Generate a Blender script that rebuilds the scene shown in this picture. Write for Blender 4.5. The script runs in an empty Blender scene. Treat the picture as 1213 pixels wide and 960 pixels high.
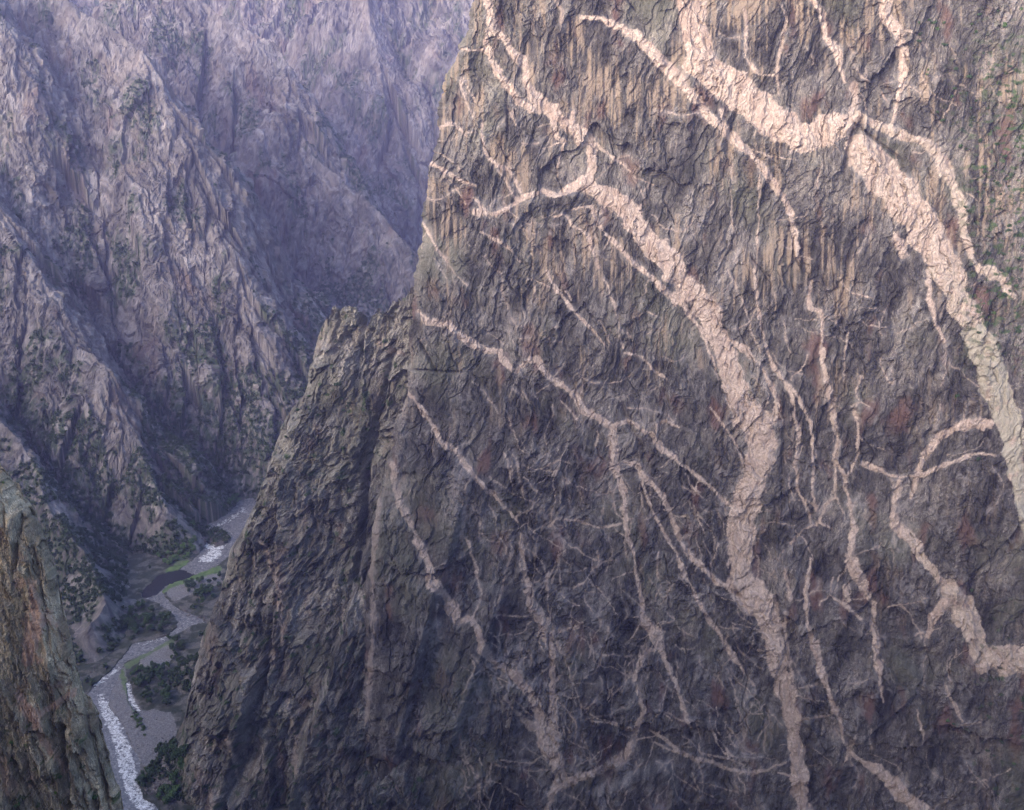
import bpy, math, random
import numpy as np

# ------------------------------------------------------------------ camera frame (metres; river level z = 0)
PITCH, FPX, CAMZ = math.radians(-17.0), 1350.0, 600.0
CP, SP = math.cos(PITCH), math.sin(PITCH)
f32 = np.float32


def ray(px, py):
    dx = (px - 606.5) / FPX
    dy = (480.0 - py) / FPX
    return dx, CP - dy * SP, SP + dy * CP


def at_depth(px, py, y):
    d = ray(px, py)
    t = y / d[1]
    return d[0] * t, y, CAMZ + d[2] * t


def at_height(px, py, z=0.0):
    d = ray(px, py)
    t = (z - CAMZ) / d[2]
    return d[0] * t, d[1] * t, z


def project(x, y, z):
    zz = z - CAMZ
    dep = y * CP + zz * SP
    up = -y * SP + zz * CP
    dep = np.maximum(dep, 1.0)
    return 606.5 + FPX * x / dep, 480.0 - FPX * up / dep, dep


# ------------------------------------------------------------------ noise
def _hash(ix, iy, seed):
    h = (ix.astype(np.int64) * 374761393 + iy.astype(np.int64) * 668265263 + seed * 974711 + 12345) & 0xFFFFFFFF
    h = ((h ^ (h >> 13)) * 1274126177) & 0xFFFFFFFF
    h = ((h ^ (h >> 15)) * 2246822519) & 0xFFFFFFFF
    return (h ^ (h >> 16)) & 0xFFFFFFFF


_ANG = np.arange(256) / 256.0 * 2 * np.pi
_CT, _ST = np.cos(_ANG).astype(f32), np.sin(_ANG).astype(f32)


def perlin(x, y, seed=0):
    x = np.asarray(x, f32); y = np.asarray(y, f32)
    xi = np.floor(x); yi = np.floor(y)
    fx = x - xi; fy = y - yi
    xi = xi.astype(np.int64); yi = yi.astype(np.int64)
    u = fx * fx * fx * (fx * (fx * 6 - 15) + 10)
    v = fy * fy * fy * (fy * (fy * 6 - 15) + 10)

    def g(ax, ay, dx, dy):
        k = _hash(ax, ay, seed) & 255
        return _CT[k] * dx + _ST[k] * dy
    a = g(xi, yi, fx, fy); b = g(xi + 1, yi, fx - 1, fy)
    c = g(xi, yi + 1, fx, fy - 1); d = g(xi + 1, yi + 1, fx - 1, fy - 1)
    r = (a + (b - a) * u) * (1 - v) + (c + (d - c) * u) * v
    return r * 1.5


def fbm(x, y, seed=0, octv=4, gain=0.5):
    r = 0; a = 1.0; s = 1.0
    for i in range(octv):
        r = r + a * perlin(x * s, y * s, seed + i * 17)
        a *= gain; s *= 2.03
    return r


def ridged(x, y, seed=0, octv=3, gain=0.5):
    r = 0; a = 1.0; s = 1.0
    for i in range(octv):
        r = r + a * (1 - 2 * np.abs(perlin(x * s, y * s, seed + i * 31)))
        a *= gain; s *= 2.07
    return r


def facet(x, y, seed=0, tilt=1.0, step=0.5):
    """broken rock: each cell is a plane with its own tilt and offset"""
    x = np.asarray(x, f32); y = np.asarray(y, f32)
    xi = np.floor(x).astype(np.int64); yi = np.floor(y).astype(np.int64)
    best = np.full(x.shape, 1e9, f32)
    val = np.zeros(x.shape, f32)
    for ox in (-1, 0, 1):
        for oy in (-1, 0, 1):
            h = _hash(xi + ox, yi + oy, seed)
            sx = (xi + ox) + (h & 1023).astype(f32) / 1023.0
            sy = (yi + oy) + ((h >> 10) & 1023).astype(f32) / 1023.0
            dx = (x - sx).astype(f32); dy = (y - sy).astype(f32)
            d = dx * dx + dy * dy
            h2 = _hash(xi + ox, yi + oy, seed + 777)
            tx = (h2 & 255).astype(f32) / 127.5 - 1
            ty = ((h2 >> 8) & 255).astype(f32) / 127.5 - 1
            of = ((h2 >> 16) & 255).astype(f32) / 127.5 - 1
            m = d < best
            best = np.where(m, d, best)
            val = np.where(m, tilt * (tx * dx + ty * dy) + step * of, val)
    return val


def smooth(a, b, x):
    t = np.clip((x - a) / (b - a), 0, 1)
    return t * t * (3 - 2 * t)


# ------------------------------------------------------------------ scene helpers
scn = bpy.context.scene
COL = scn.collection
rng = np.random.default_rng(7)
random.seed(7)


def tag(o, label=None, cat=None, group=None, kind=None):
    if label: o['label'] = label
    if cat: o['category'] = cat
    if group: o['group'] = group
    if kind: o['kind'] = kind
    return o


def mesh_obj(name, V, F, mat, masks=None, parent=None, smooth_shade=False, extra=None):
    V = np.ascontiguousarray(V, f32); F = np.ascontiguousarray(F, np.int32)
    n = F.shape[1]
    me = bpy.data.meshes.new(name)
    me.vertices.add(len(V)); me.vertices.foreach_set('co', V.ravel())
    me.loops.add(F.size); me.loops.foreach_set('vertex_index', F.ravel())
    me.polygons.add(len(F))
    me.polygons.foreach_set('loop_start', np.arange(0, F.size, n, dtype=np.int32))
    me.update(calc_edges=True)
    if masks is not None:
        at = me.attributes.new('masks', 'FLOAT_COLOR', 'POINT')
        at.data.foreach_set('color', np.ascontiguousarray(masks, f32).ravel())
    if extra is not None:
        at = me.attributes.new('tones', 'FLOAT_COLOR', 'POINT')
        at.data.foreach_set('color', np.ascontiguousarray(extra, f32).ravel())
    if smooth_shade: me.shade_smooth()
    else: me.shade_flat()
    me.materials.append(mat)
    o = bpy.data.objects.new(name, me)
    COL.objects.link(o)
    if parent is not None: o.parent = parent
    return o


def grid_faces(nr, nc):
    i = np.arange(nr * nc, dtype=np.int32).reshape(nr, nc)
    return np.stack([i[:-1, :-1], i[:-1, 1:], i[1:, 1:], i[1:, :-1]], -1).reshape(-1, 4)


def sub_mesh(V, F, sel, *attrs):
    f = F[sel]
    used = np.unique(f)
    mp = np.full(len(V), -1, np.int32); mp[used] = np.arange(len(used))
    return (V[used], mp[f]) + tuple(a[used] for a in attrs)


# ------------------------------------------------------------------ materials
def new_mat(name):
    m = bpy.data.materials.new(name); m.use_nodes = True
    nt = m.node_tree
    for n in list(nt.nodes): nt.nodes.remove(n)
    out = nt.nodes.new('ShaderNodeOutputMaterial')
    b = nt.nodes.new('ShaderNodeBsdfPrincipled')
    nt.links.new(b.outputs[0], out.inputs['Surface'])
    b.inputs['Roughness'].default_value = 0.92
    b.inputs['Specular IOR Level'].default_value = 0.15
    return m, nt, b


class NT:
    def __init__(s, nt): s.nt = nt; s.coord = None

    def n(s, t, **kw):
        nd = s.nt.nodes.new(t)
        for k, v in kw.items(): setattr(nd, k, v)
        return nd

    def l(s, a, b): s.nt.links.new(a, b)

    def pos(s, scale=(1, 1, 1), rot=(0, 0, 0)):
        if s.coord is None: s.coord = s.n('ShaderNodeTexCoord')
        m = s.n('ShaderNodeMapping')
        m.inputs['Scale'].default_value = scale; m.inputs['Rotation'].default_value = rot
        s.l(s.coord.outputs['Object'], m.inputs['Vector'])
        return m.outputs[0]

    def noise(s, vec, scale, detail=3, rough=0.6, dist=0.0):
        nd = s.n('ShaderNodeTexNoise')
        nd.inputs['Scale'].default_value = scale; nd.inputs['Detail'].default_value = detail
        nd.inputs['Roughness'].default_value = rough; nd.inputs['Distortion'].default_value = dist
        s.l(vec, nd.inputs['Vector'])
        return nd.outputs['Fac']

    def ramp(s, fac, stops):
        r = s.n('ShaderNodeValToRGB')
        e = r.color_ramp.elements
        while len(e) > 1: e.remove(e[-1])
        e[0].position = stops[0][0]; e[0].color = (*stops[0][1], 1)
        for p, c in stops[1:]:
            k = e.new(p); k.color = (*c, 1)
        s.l(fac, r.inputs[0])
        return r.outputs[0]

    def mix(s, fac, a, b, mode='MIX'):
        m = s.n('ShaderNodeMix', data_type='RGBA', blend_type=mode)
        if isinstance(fac, (int, float)): m.inputs[0].default_value = fac
        else: s.l(fac, m.inputs[0])
        for v, i in ((a, 6), (b, 7)):
            if isinstance(v, tuple): m.inputs[i].default_value = (*v, 1)
            else: s.l(v, m.inputs[i])
        return m.outputs[2]

    def math(s, op, a, b=None, clamp=False):
        m = s.n('ShaderNodeMath', operation=op, use_clamp=clamp)
        for v, i in ((a, 0), (b, 1)):
            if v is None: continue
            if isinstance(v, (int, float)): m.inputs[i].default_value = v
            else: s.l(v, m.inputs[i])
        return m.outputs[0]

    def attr(s, name):
        a = s.n('ShaderNodeAttribute', attribute_name=name)
        sp = s.n('ShaderNodeSeparateColor')
        s.l(a.outputs['Color'], sp.inputs[0])
        return sp.outputs[0], sp.outputs[1], sp.outputs[2], a.outputs['Alpha']

    def bump(s, h, bsdf, strength, dist):
        b = s.n('ShaderNodeBump')
        b.inputs['Strength'].default_value = strength; b.inputs['Distance'].default_value = dist
        s.l(h, b.inputs['Height']); s.l(b.outputs[0], bsdf.inputs['Normal'])


def rock_material(name, tilt, k, cols, vein, buff, film, veg, bump=0.6, fine=1.0, stretch=0.22, calm=0.0):
    """dark foliated rock; masks = (vein, buff stain, pale film, plant cover), tones = (tone, rust, vein tone, -)"""
    m, nt, b = new_mat(name)
    q = NT(nt)
    fol = q.pos((1.0, 1.0, stretch), (0, tilt, 0))
    n1 = q.noise(fol, 0.9 * k, 4, 0.65, 0.4)
    n2 = q.noise(q.pos(), 0.16 * k, 4, 0.6, 0.5)
    n3 = q.noise(fol, 3.2 * k * fine, 3, 0.7)
    rock = q.ramp(n1, [(0.28, cols[0]), (0.5, cols[1]), (0.72, cols[2])])
    rock = q.mix(q.math('MULTIPLY', q.math('SUBTRACT', n2, 0.38), 3.2, True), rock, cols[3], 'MIX')
    rock = q.mix(0.75, rock, q.ramp(n3, [(0.3, (0.22, 0.22, 0.23)), (0.5, (1, 1, 1)), (0.7, (2.2, 2.15, 2.1))]), 'MULTIPLY')
    if calm: rock = q.mix(calm, rock, cols[1])
    mv, mb, mf, mg = q.attr('masks')
    tt, tr, tv, tl = q.attr('tones')
    rock = q.mix(1.0, rock, q.ramp(tt, [(0.0, (0.2, 0.2, 0.21)), (0.5, (1, 1, 1)), (1.0, (2.5, 2.45, 2.4))]), 'MULTIPLY')
    rock = q.mix(tr, rock, (0.115, 0.062, 0.05))
    rock = q.mix(tl, rock, (0.15, 0.155, 0.105))
    bf = q.mix(n3, tuple(c * 0.7 for c in buff), tuple(min(1, c * 1.3) for c in buff))
    rock = q.mix(mb, rock, bf)
    rock = q.mix(mf, rock, film)
    vn = q.ramp(q.noise(q.pos((1, 1, 0.7)), 0.55 * k, 4, 0.7, 0.6), [(0.3, vein[0]), (0.5, vein[1]), (0.7, vein[2])])
    vn = q.mix(q.math('MULTIPLY', q.math('SUBTRACT', q.noise(q.pos((1, 1, 0.5), (0, -0.5, 0)), 0.085 * k, 4, 0.7, 1.0), 0.47), 5.0, True), vn, tuple(a * b for a, b in zip(vein[1], (0.74, 0.69, 0.68))))
    vn = q.mix(tv, vn, vein[3])
    vn = q.mix(0.35, vn, q.ramp(n3, [(0.3, (0.62, 0.6, 0.6)), (0.5, (1, 1, 1)), (0.72, (1.18, 1.16, 1.14))]), 'MULTIPLY')
    c = q.mix(mv, rock, vn)
    c = q.mix(mg, c, q.ramp(n1, [(0.3, veg[0]), (0.7, veg[1])]))
    q.l(c, b.inputs['Base Color'])
    h = q.math('ADD', q.math('MULTIPLY', n1, 1.0), q.math('MULTIPLY', n3, 0.6))
    q.bump(h, b, bump, 1.2 / k)
    return m


VEIN = ((0.20, 0.16, 0.14), (0.37, 0.302, 0.262), (0.52, 0.43, 0.375), (0.29, 0.28, 0.235))
M_WALL = rock_material('foliated_gneiss', math.radians(13), 1.0,
                       ((0.014, 0.013, 0.014), (0.05, 0.047, 0.047), (0.15, 0.139, 0.134), (0.085, 0.079, 0.072)),
                       VEIN, (0.225, 0.178, 0.138), (0.27, 0.255, 0.262), ((0.022, 0.045, 0.02), (0.06, 0.095, 0.035)), 0.6)
M_BUTT = rock_material('buttress_gneiss', math.radians(18), 1.0,
                       ((0.04, 0.037, 0.037), (0.135, 0.128, 0.12), (0.28, 0.267, 0.25), (0.17, 0.163, 0.147)),
                       VEIN, (0.2, 0.16, 0.12), (0.2, 0.19, 0.2), ((0.02, 0.042, 0.02), (0.055, 0.09, 0.035)), 1.0, 1.0, 0.45)
M_NEAR = rock_material('fluted_schist', math.radians(-9), 2.0,
                       ((0.042, 0.037, 0.029), (0.215, 0.188, 0.14), (0.42, 0.37, 0.285), (0.26, 0.212, 0.14)),
                       ((0.30, 0.19, 0.14), (0.44, 0.30, 0.22), (0.55, 0.40, 0.31), (0.25, 0.23, 0.2)),
                       (0.2, 0.15, 0.10), (0.2, 0.2, 0.19), ((0.02, 0.045, 0.015), (0.07, 0.11, 0.03)), 0.8)
M_SPUR = rock_material('canyon_rock', math.radians(10), 0.45,
                       ((0.056, 0.053, 0.056), (0.108, 0.102, 0.104), (0.175, 0.166, 0.168), (0.116, 0.109, 0.108)),
                       ((0.2, 0.17, 0.15), (0.27, 0.23, 0.2), (0.34, 0.29, 0.26), (0.25, 0.22, 0.2)),
                       (0.19, 0.16, 0.14), (0.2, 0.19, 0.2), ((0.018, 0.034, 0.02), (0.05, 0.075, 0.038)), 0.25, 1.0, 0.6, 0.6)


def floor_material():
    m, nt, b = new_mat('river_gravel')
    q = NT(nt)
    mv, mb, mf, mg = q.attr('masks')            # gravel, talus, grass, dark soil
    n1 = q.noise(q.pos(), 0.8, 4, 0.75)
    n2 = q.noise(q.pos(), 0.1, 3, 0.6)
    c = q.ramp(n1, [(0.3, (0.05, 0.048, 0.045)), (0.5, (0.1, 0.095, 0.088)), (0.7, (0.17, 0.16, 0.15))])
    g = q.ramp(n1, [(0.3, (0.07, 0.068, 0.07)), (0.5, (0.155, 0.15, 0.155)), (0.7, (0.29, 0.285, 0.29))])
    c = q.mix(mv, c, g)
    c = q.mix(mb, c, q.ramp(n1, [(0.3, (0.04, 0.038, 0.04)), (0.5, (0.13, 0.12, 0.12)), (0.68, (0.28, 0.26, 0.26))]))
    c = q.mix(mf, c, q.ramp(n2, [(0.35, (0.06, 0.1, 0.035)), (0.65, (0.12, 0.17, 0.065))]))
    c = q.mix(mg, c, (0.028, 0.036, 0.024))
    q.l(c, b.inputs['Base Color'])
    q.bump(n1, b, 0.7, 1.0)
    return m


def water_material():
    m, nt, b = new_mat('river_water')
    q = NT(nt)
    fo, dk, _, _ = q.attr('masks')
    n1 = q.noise(q.pos(), 0.28, 5, 0.75, 1.2)
    n2 = q.noise(q.pos(), 1.1, 3, 0.7)
    thr = q.math('SUBTRACT', q.math('ADD', q.math('MULTIPLY', n1, 0.75), q.math('MULTIPLY', n2, 0.25)), q.math('SUBTRACT', 0.80, q.math('MULTIPLY', fo, 0.38)))
    foam_sheen = q.math('MULTIPLY', thr, 5.0, True)
    base = q.mix(dk, q.ramp(n1, [(0.35, (0.06, 0.06, 0.065)), (0.55, (0.17, 0.168, 0.178)), (0.7, (0.36, 0.355, 0.37))]), (0.02, 0.02, 0.025))  # ramp's pale end paints sky reflection and glints into the water colour
    q.l(q.mix(foam_sheen, base, (0.85, 0.85, 0.86)), b.inputs['Base Color'])
    q.l(q.math('ADD', 0.16, q.math('MULTIPLY', foam_sheen, 0.5)), b.inputs['Roughness'])
    b.inputs['Specular IOR Level'].default_value = 0.5
    q.bump(n2, b, 0.6, 0.5)
    return m


def leaf_material(name, a, c):
    m, nt, b = new_mat(name)
    q = NT(nt)
    oi = q.n('ShaderNodeObjectInfo')
    n1 = q.noise(q.pos(), 1.4, 2)
    col = q.ramp(n1, [(0.3, a), (0.7, c)])
    col = q.mix(q.math('MULTIPLY', oi.outputs['Random'], 0.6), col, (0.03, 0.045, 0.022))
    q.l(col, b.inputs['Base Color'])
    return m


def stone_material():
    m, nt, b = new_mat('boulder_stone')
    q = NT(nt)
    oi = q.n('ShaderNodeObjectInfo')
    n1 = q.noise(q.pos(), 1.2, 4, 0.7)
    col = q.ramp(n1, [(0.3, (0.05, 0.046, 0.048)), (0.7, (0.17, 0.155, 0.155))])
    col = q.mix(oi.outputs['Random'], col, (0.06, 0.052, 0.055))
    q.l(col, b.inputs['Base Color'])
    return m


M_FLOOR, M_WATER, M_STONE = floor_material(), water_material(), stone_material()
M_DARKLEAF = leaf_material('juniper_leaf', (0.025, 0.052, 0.026), (0.07, 0.115, 0.05))
M_LEAF = leaf_material('riverside_leaf', (0.05, 0.10, 0.035), (0.11, 0.18, 0.065))
M_LIME = leaf_material('lime_leaf', (0.11, 0.19, 0.03), (0.2, 0.3, 0.06))
M_SCRUB = leaf_material('scrub_leaf', (0.028, 0.052, 0.026), (0.06, 0.095, 0.045))
M_BARK = new_mat('bark')[0]
M_BARK.node_tree.nodes['Principled BSDF'].inputs['Base Color'].default_value = (0.06, 0.045, 0.035, 1)

# ------------------------------------------------------------------ veins traced on the face (x, y, width in a zoomed tile)
T4, T5, T6 = (400, 0, 3.0), (400, 320, 3.0), (400, 640, 3.0)
T7, T8, T9 = (800, 0, 2.937), (800, 320, 2.937), (800, 640, 2.937)
T3 = (0, 640, 3.0)
VEINS = []       # (points px, hw px, strength, is_part, lichen)


def vein(tile, s, st=1.0, part=None, lich=0.0):
    ox, oy, k = tile
    pts = []
    w = 10
    for tok in s.split():
        a = tok.split(',')
        if len(a) > 2: w = float(a[2])
        pts.append((ox + float(a[0]) / k, oy + float(a[1]) / k, w / k / 2))
    return VEINS.append((pts, st, part, lich))


D1 = 'D1'; D2 = 'D2'
# main left dike
vein(T4, '528,-30,28 530,0,28 543,60,28 545,105,30 590,135,30 620,190,36 655,215,38 665,240,22 668,290,24 690,340,48 720,370,60 760,390,60', part='a')
vein(T4, '545,105,16 530,150,14 548,210,28 580,270,30 610,320,32 640,360,34 690,390,36 750,392,40', part='a')
vein(T4, '750,385,60 790,430,42 830,460,38 880,490,74 905,510,44 905,560,42 893,620,44 880,650,62 930,680,60 1000,720,64 1040,760,86 1080,830,84 1140,890,92 1200,950,86', part='b')
vein(T8, '-10,10,70 60,80,80 110,150,90 150,230,82 180,320,78 210,420,84 240,500,100 290,540,128 300,600,112 290,680,98 265,760,96 240,850,106 228,940,100', part='b')
vein(T9, '228,-10,95 225,60,88 225,150,100 265,190,125 305,230,115 330,300,90 350,400,66 370,500,74 400,580,70 420,700,56 425,800,56 440,900,70 450,990,80', part='b')
vein(T8, '295,330,18 330,400,22 350,450,20 345,520,28 310,560,30', part='b')
vein(T8, '110,150,16 180,240,24 250,280,28 275,320,18', part='b')
vein(T8, '0,80,30 50,160,16 100,240,14 130,310,10 150,390,8')
vein(T5, '1090,0,16 1150,60,20 1200,115,22')
# great right dike
vein(T7, '40,-40,110 55,0,100 60,100,98 75,210,108 150,265,118 230,330,128 310,400,126 380,445,120 430,470,96 480,480,96 530,450,116 585,430,84', part='c')
vein(T7, '640,520,110 720,600,136 780,680,138 840,760,128 880,830,128 920,900,118 960,970,112', part='c', lich=0.1)
vein(T8, '920,0,104 980,70,104 1010,150,92 1035,200,80', part='c', lich=0.25)
vein(T8, '1040,215,100 1080,300,120 1100,370,108 1130,440,118 1160,520,94 1170,600,78 1185,700,62 1195,800,44 1215,880,30 1230,940,24', part='c', lich=0.6)
vein(T7, '615,395,28 680,425,38 750,450,42 810,475,40 870,500,40 905,530,38 930,570,48 955,610,44 980,680,44 1000,750,38 1010,820,32 1030,890,30 1060,930,30 1100,960,40', part='d', lich=0.2)
vein(T8, '1090,0,40 1140,30,42 1170,90,34', part='d', lich=0.2)
vein(T7, '740,-20,46 735,0,46 728,60,44 770,100,36 790,170,36 785,270,24 770,350,20 755,420,12', part='e')
vein(T7, '470,-10,24 480,10,24 510,50,24 520,130,22 560,180,36 575,240,16 590,290,8', part='f')
vein(T7, '370,20,16 385,80,12 365,180,12 355,250,14 360,330,8', 0.8)
vein(T7, '235,20,10 250,90,14 240,200,12 290,260,10 350,265,10', 0.9)
vein(T7, '620,300,34 630,350,30 600,400,30', 0.6)
# second vein from the top
vein(T4, '870,60,12 930,65,24 1000,95,36 1070,140,42 1130,200,44 1200,270,38', part='g')
vein(T7, '-10,255,40 60,330,34 120,400,32 180,470,40 240,515,34 290,570,28 340,630,24 380,700,20 405,750,22 415,840,26 430,900,26', part='g')
vein(T7, '160,380,18 180,470,26', 0.9)
vein(T7, '160,470,6 260,520,6 330,545,8 410,555,6', 0.8)
vein(T7, '290,600,6 292,750,8 280,950,8', 0.9)
vein(T7, '190,580,6 195,700,6 200,850,6', 0.7)
vein(T8, '275,0,10 285,100,10 300,200,12 320,270,10 340,330,16 380,390,18 410,460,14 425,560,14 420,680,14 430,760,12 460,830,12 470,880,8', part='h')
vein(T8, '180,0,6 230,100,6 270,220,6 300,290,8', 0.7)
vein(T8, '360,360,14 430,450,14 470,530,12 485,650,12 480,780,10 495,840,8', part='h')
vein(T8, '470,40,10 465,130,22 510,145,14 510,220,22 515,320,18 540,430,28 550,520,18 560,600,16 550,660,12 580,700,16 590,760,16 610,830,12 620,910,24', part='i')
vein(T9, '610,-20,30 610,60,44 640,120,50 660,190,20 690,220,16 685,290,24 700,360,38 700,430,36 710,480,14 720,560,8', part='i')
vein(T8, '650,370,12 630,420,10 640,460,10 620,485,12 635,560,14 630,640,10 600,710,14', part='j')
vein(T8, '610,475,6 640,462,8 675,480,6')
vein(T8, '645,668,20 700,690,30 750,715,16 790,720,6 860,715,14 930,680,20 980,660,22 1040,640,10 1120,640,10', part='k')
vein(T8, '1090,540,40 1040,535,34 980,550,44 910,580,28 870,640,26 840,710,28 820,790,16', part='k')
vein(T8, '780,735,22 755,830,34 760,890,40 815,935,40', part='l')
vein(T9, '815,-10,40 860,60,40 920,130,40 960,180,64 1000,230,84 1030,290,84 1045,370,84 1070,420,84 1110,400,80 1150,420,110 1230,400,100', part='l', lich=0.15)
vein(T9, '940,220,44 900,270,34 880,340,18', part='l')
vein(T8, '400,950,8 440,900,8 490,880,10 520,820,10 555,790,14 550,700,10 548,640,8', part='m')
vein(T8, '490,870,6 540,895,8')
vein(T8, '560,790,6 580,840,6')
vein(T9, '470,60,10 455,180,18 460,280,20 490,370,30 510,470,32 540,550,26 575,620,18 580,690,16 610,740,12 650,770,14 700,800,38 760,850,52 810,900,54 870,950,54', part='n')
vein(T9, '545,130,8 535,190,10 590,230,16 640,270,16', part='o')
vein(T9, '585,160,22 600,210,16')
vein(T9, '20,15,16 60,70,20 110,110,18 150,150,20 195,175,18', part='p')
vein(T8, '0,660,12 50,700,14 110,750,15 160,800,15 200,830,10', part='q')
vein(T9, '0,50,18 40,140,16 90,240,18 150,320,18 200,400,18 240,460,10 270,510,6', part='r')
vein(T9, '0,730,20 60,760,18 130,775,16 200,800,14 260,810,14 320,795,12 380,775,6', 0.85, part='s')
vein(T9, '100,745,6 180,760,8 240,785,6', 0.8)
vein(T9, '0,475,20 20,570,16 50,650,8', part='t')
vein(T9, '190,480,6 220,570,6 240,700,6 245,770,5', 0.7)
vein(T9, '380,250,12 385,350,12 400,430,10 415,520,8', 0.8)
vein(T8, '120,475,7 165,540,8 200,600,8 235,665,8', part='u')
vein(T9, '940,500,8 970,560,18 1000,630,14', 0.9)
vein(T8, '875,0,20 880,90,20 900,180,18 940,250,10', part='v')
vein(T7, '760,820,22 800,890,30 790,840,20', 0.9)
vein(T9, '500,780,6 430,800,6', 0.5)
vein(T9, '430,620,8 500,610,8 560,600,6', 0.7)
vein(T9, '430,510,6 490,500,6', 0.7)
vein(T9, '595,500,6 640,500,8 680,480,6', 0.7)
vein(T9, '380,100,10 400,200,16', 0.9)
# upper left
vein(T4, '435,180,8 520,177,10 545,200,10')
vein(T4, '430,280,10 450,350,10 480,410,8', 0.9)
vein(T4, '440,280,8 490,360,8', 0.8)
vein(T4, '360,455,12 410,440,12 455,490,8')
vein(T4, '515,430,8 515,480,16 525,540,18 570,590,28 610,600,16 640,660,12 650,700,12', part='w')
vein(T4, '575,605,14 610,670,12 630,715,8')
vein(T4, '325,580,14 420,630,14 490,660,8')
vein(T4, '490,755,26 560,765,14 630,720,16 660,695,24 720,680,26 780,690,26 850,665,34 890,640,40', part='w')
vein(T4, '480,700,10 510,740,14 540,770,14')
vein(T4, '760,400,30 770,450,22 780,490,18 805,500,14', part='b')
vein(T4, '905,490,16 940,530,12 1010,580,12 1060,630,6 1120,655,5')
vein(T4, '730,525,6 800,507,8')
vein(T4, '800,510,6 782,590,8 778,630,5')
vein(T4, '830,740,12 900,735,16 920,790,16 970,850,18 1010,900,18 1090,960,18', part='x')
vein(T4, '765,770,8 800,760,8 830,800,10 890,835,16 900,880,12 930,950,8', part='x')
vein(T4, '510,830,10 600,870,18 650,930,12', 0.8)
vein(T4, '300,790,6 340,870,8 390,930,8')
vein(T4, '605,380,5 640,460,5', 0.8)
vein(T4, '835,400,16 820,470,20', part='b')
vein(T4, '770,-10,18 800,40,14 790,110,10', 0.6)
# middle left
vein(T5, '285,140,14 320,185,26 390,190,22 420,230,28 470,260,30 530,285,26 575,290,20 590,330,26 630,360,18 660,330,22 700,315,24 730,360,26 780,400,26 840,440,30 880,500,36 930,530,28 980,560,26 1030,535,12 1080,560,18 1120,590,22 1150,635,22 1200,672,20', part='y')
vein(T5, '935,535,16 975,565,36 980,620,36 990,700,32 1015,780,32 1015,860,22 1035,965,20', part='z')
vein(T6, '1035,0,14 1060,100,14 1080,210,16 1090,280,34 1130,330,54 1140,380,32 1175,450,26 1200,500,24', part='z')
vein(T5, '242,422,10 290,480,18 330,540,20 370,610,24 430,650,24 470,710,28 530,780,18 600,850,10 640,890,8', part='A')
vein(T5, '1020,680,26 1060,690,20 1100,740,22 1150,800,24 1190,880,20 1215,960,18', part='r')
vein(T5, '1070,710,10 1100,820,14 1150,920,16 1205,1010,16', part='r')
vein(T5, '1130,610,8 1140,550,14 1170,535,14 1205,560,10')
vein(T5, '740,0,10 780,80,12 850,160,14 910,220,14 950,270,6', part='B')
vein(T5, '690,20,6 705,110,6', 0.8)
vein(T5, '950,30,6 990,140,8 1010,280,8', 0.8)
vein(T5, '1010,295,6 1080,310,12 1110,350,10 1170,390,6', 0.9)
vein(T5, '790,465,6 860,540,10')
vein(T5, '920,570,8 915,640,8', 0.8)
vein(T5, '750,910,10 780,880,10 860,890,10 930,915,8 1000,895,10', 0.9)
vein(T5, '600,490,5 625,420,5 660,450,5', 0.6)
vein(T5, '470,740,20 450,850,16 440,960,14', 0.5)
# lower left
vein(T5, '190,690,24 220,820,30 260,900,26 290,990,26', 0.7, part='C')
vein(T6, '275,0,26 315,70,30 335,150,40 380,195,40 405,250,36 430,290,34 480,280,22 500,320,34 520,390,38 560,440,32 630,480,36 670,530,38 710,580,42 720,650,50 740,720,74 780,770,60 790,830,50 760,900,24 745,970,18', part='C')
vein(T6, '650,-20,14 650,70,24 680,160,34 700,240,40 735,310,44 755,400,38 760,480,20 765,570,30 770,650,44 770,720,50', 0.9, part='D')
vein(T6, '790,865,40 870,835,36 960,805,34 1030,750,36 1060,680,24 1090,600,18 1055,500,22 1090,395,22 1140,385,12', 0.95, part='E')
vein(T6, '900,645,6 980,655,10 1060,680,14', 0.8)
vein(T6, '455,-10,8 490,90,12 510,190,12 495,240,10 480,290,8', 0.9)
vein(T6, '620,20,10 590,140,10 560,260,8', 0.6)
vein(T6, '555,265,8 690,270,10', 0.8)
vein(T6, '785,330,12 850,310,16 870,295,8', 0.9)
vein(T6, '745,120,12 750,240,6 770,350,8 820,460,8 860,580,6 865,640,6', 0.8)
vein(T6, '130,-240,30 140,-100,30 130,0,20 115,120,18 130,250,20 120,400,16 110,520,22 110,660,26 100,780,14 105,970,24', 0.45)  # pale greyish strip down the arete edge, carried by the vein mask
vein(T6, '350,230,8 360,350,8', 0.7)
vein(T6, '430,690,6 470,830,8', 0.6)
vein(T6, '500,830,6 500,970,6', 0.7)
vein(T6, '210,780,14 215,900,18', 0.5)
vein(T6, '470,400,8 530,480,8 620,600,16 690,660,30', 0.5)
vein(T6, '760,520,10 800,470,8', 0.8)
vein(T6, '940,410,6 915,470,10 880,490,6', 0.7)
vein(T6, '440,575,8 580,575,8', 0.6)
vein(T6, '560,780,8 690,795,6', 0.6)
vein(T6, '1110,680,12 1150,700,12 1210,745,18', 0.8)
vein(T6, '1110,720,8 1200,755,8', 0.8)
vein(T6, '1160,390,8 1150,300,6 1190,290,8', 0.6)
BVEINS_FROM = len(VEINS)
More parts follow.
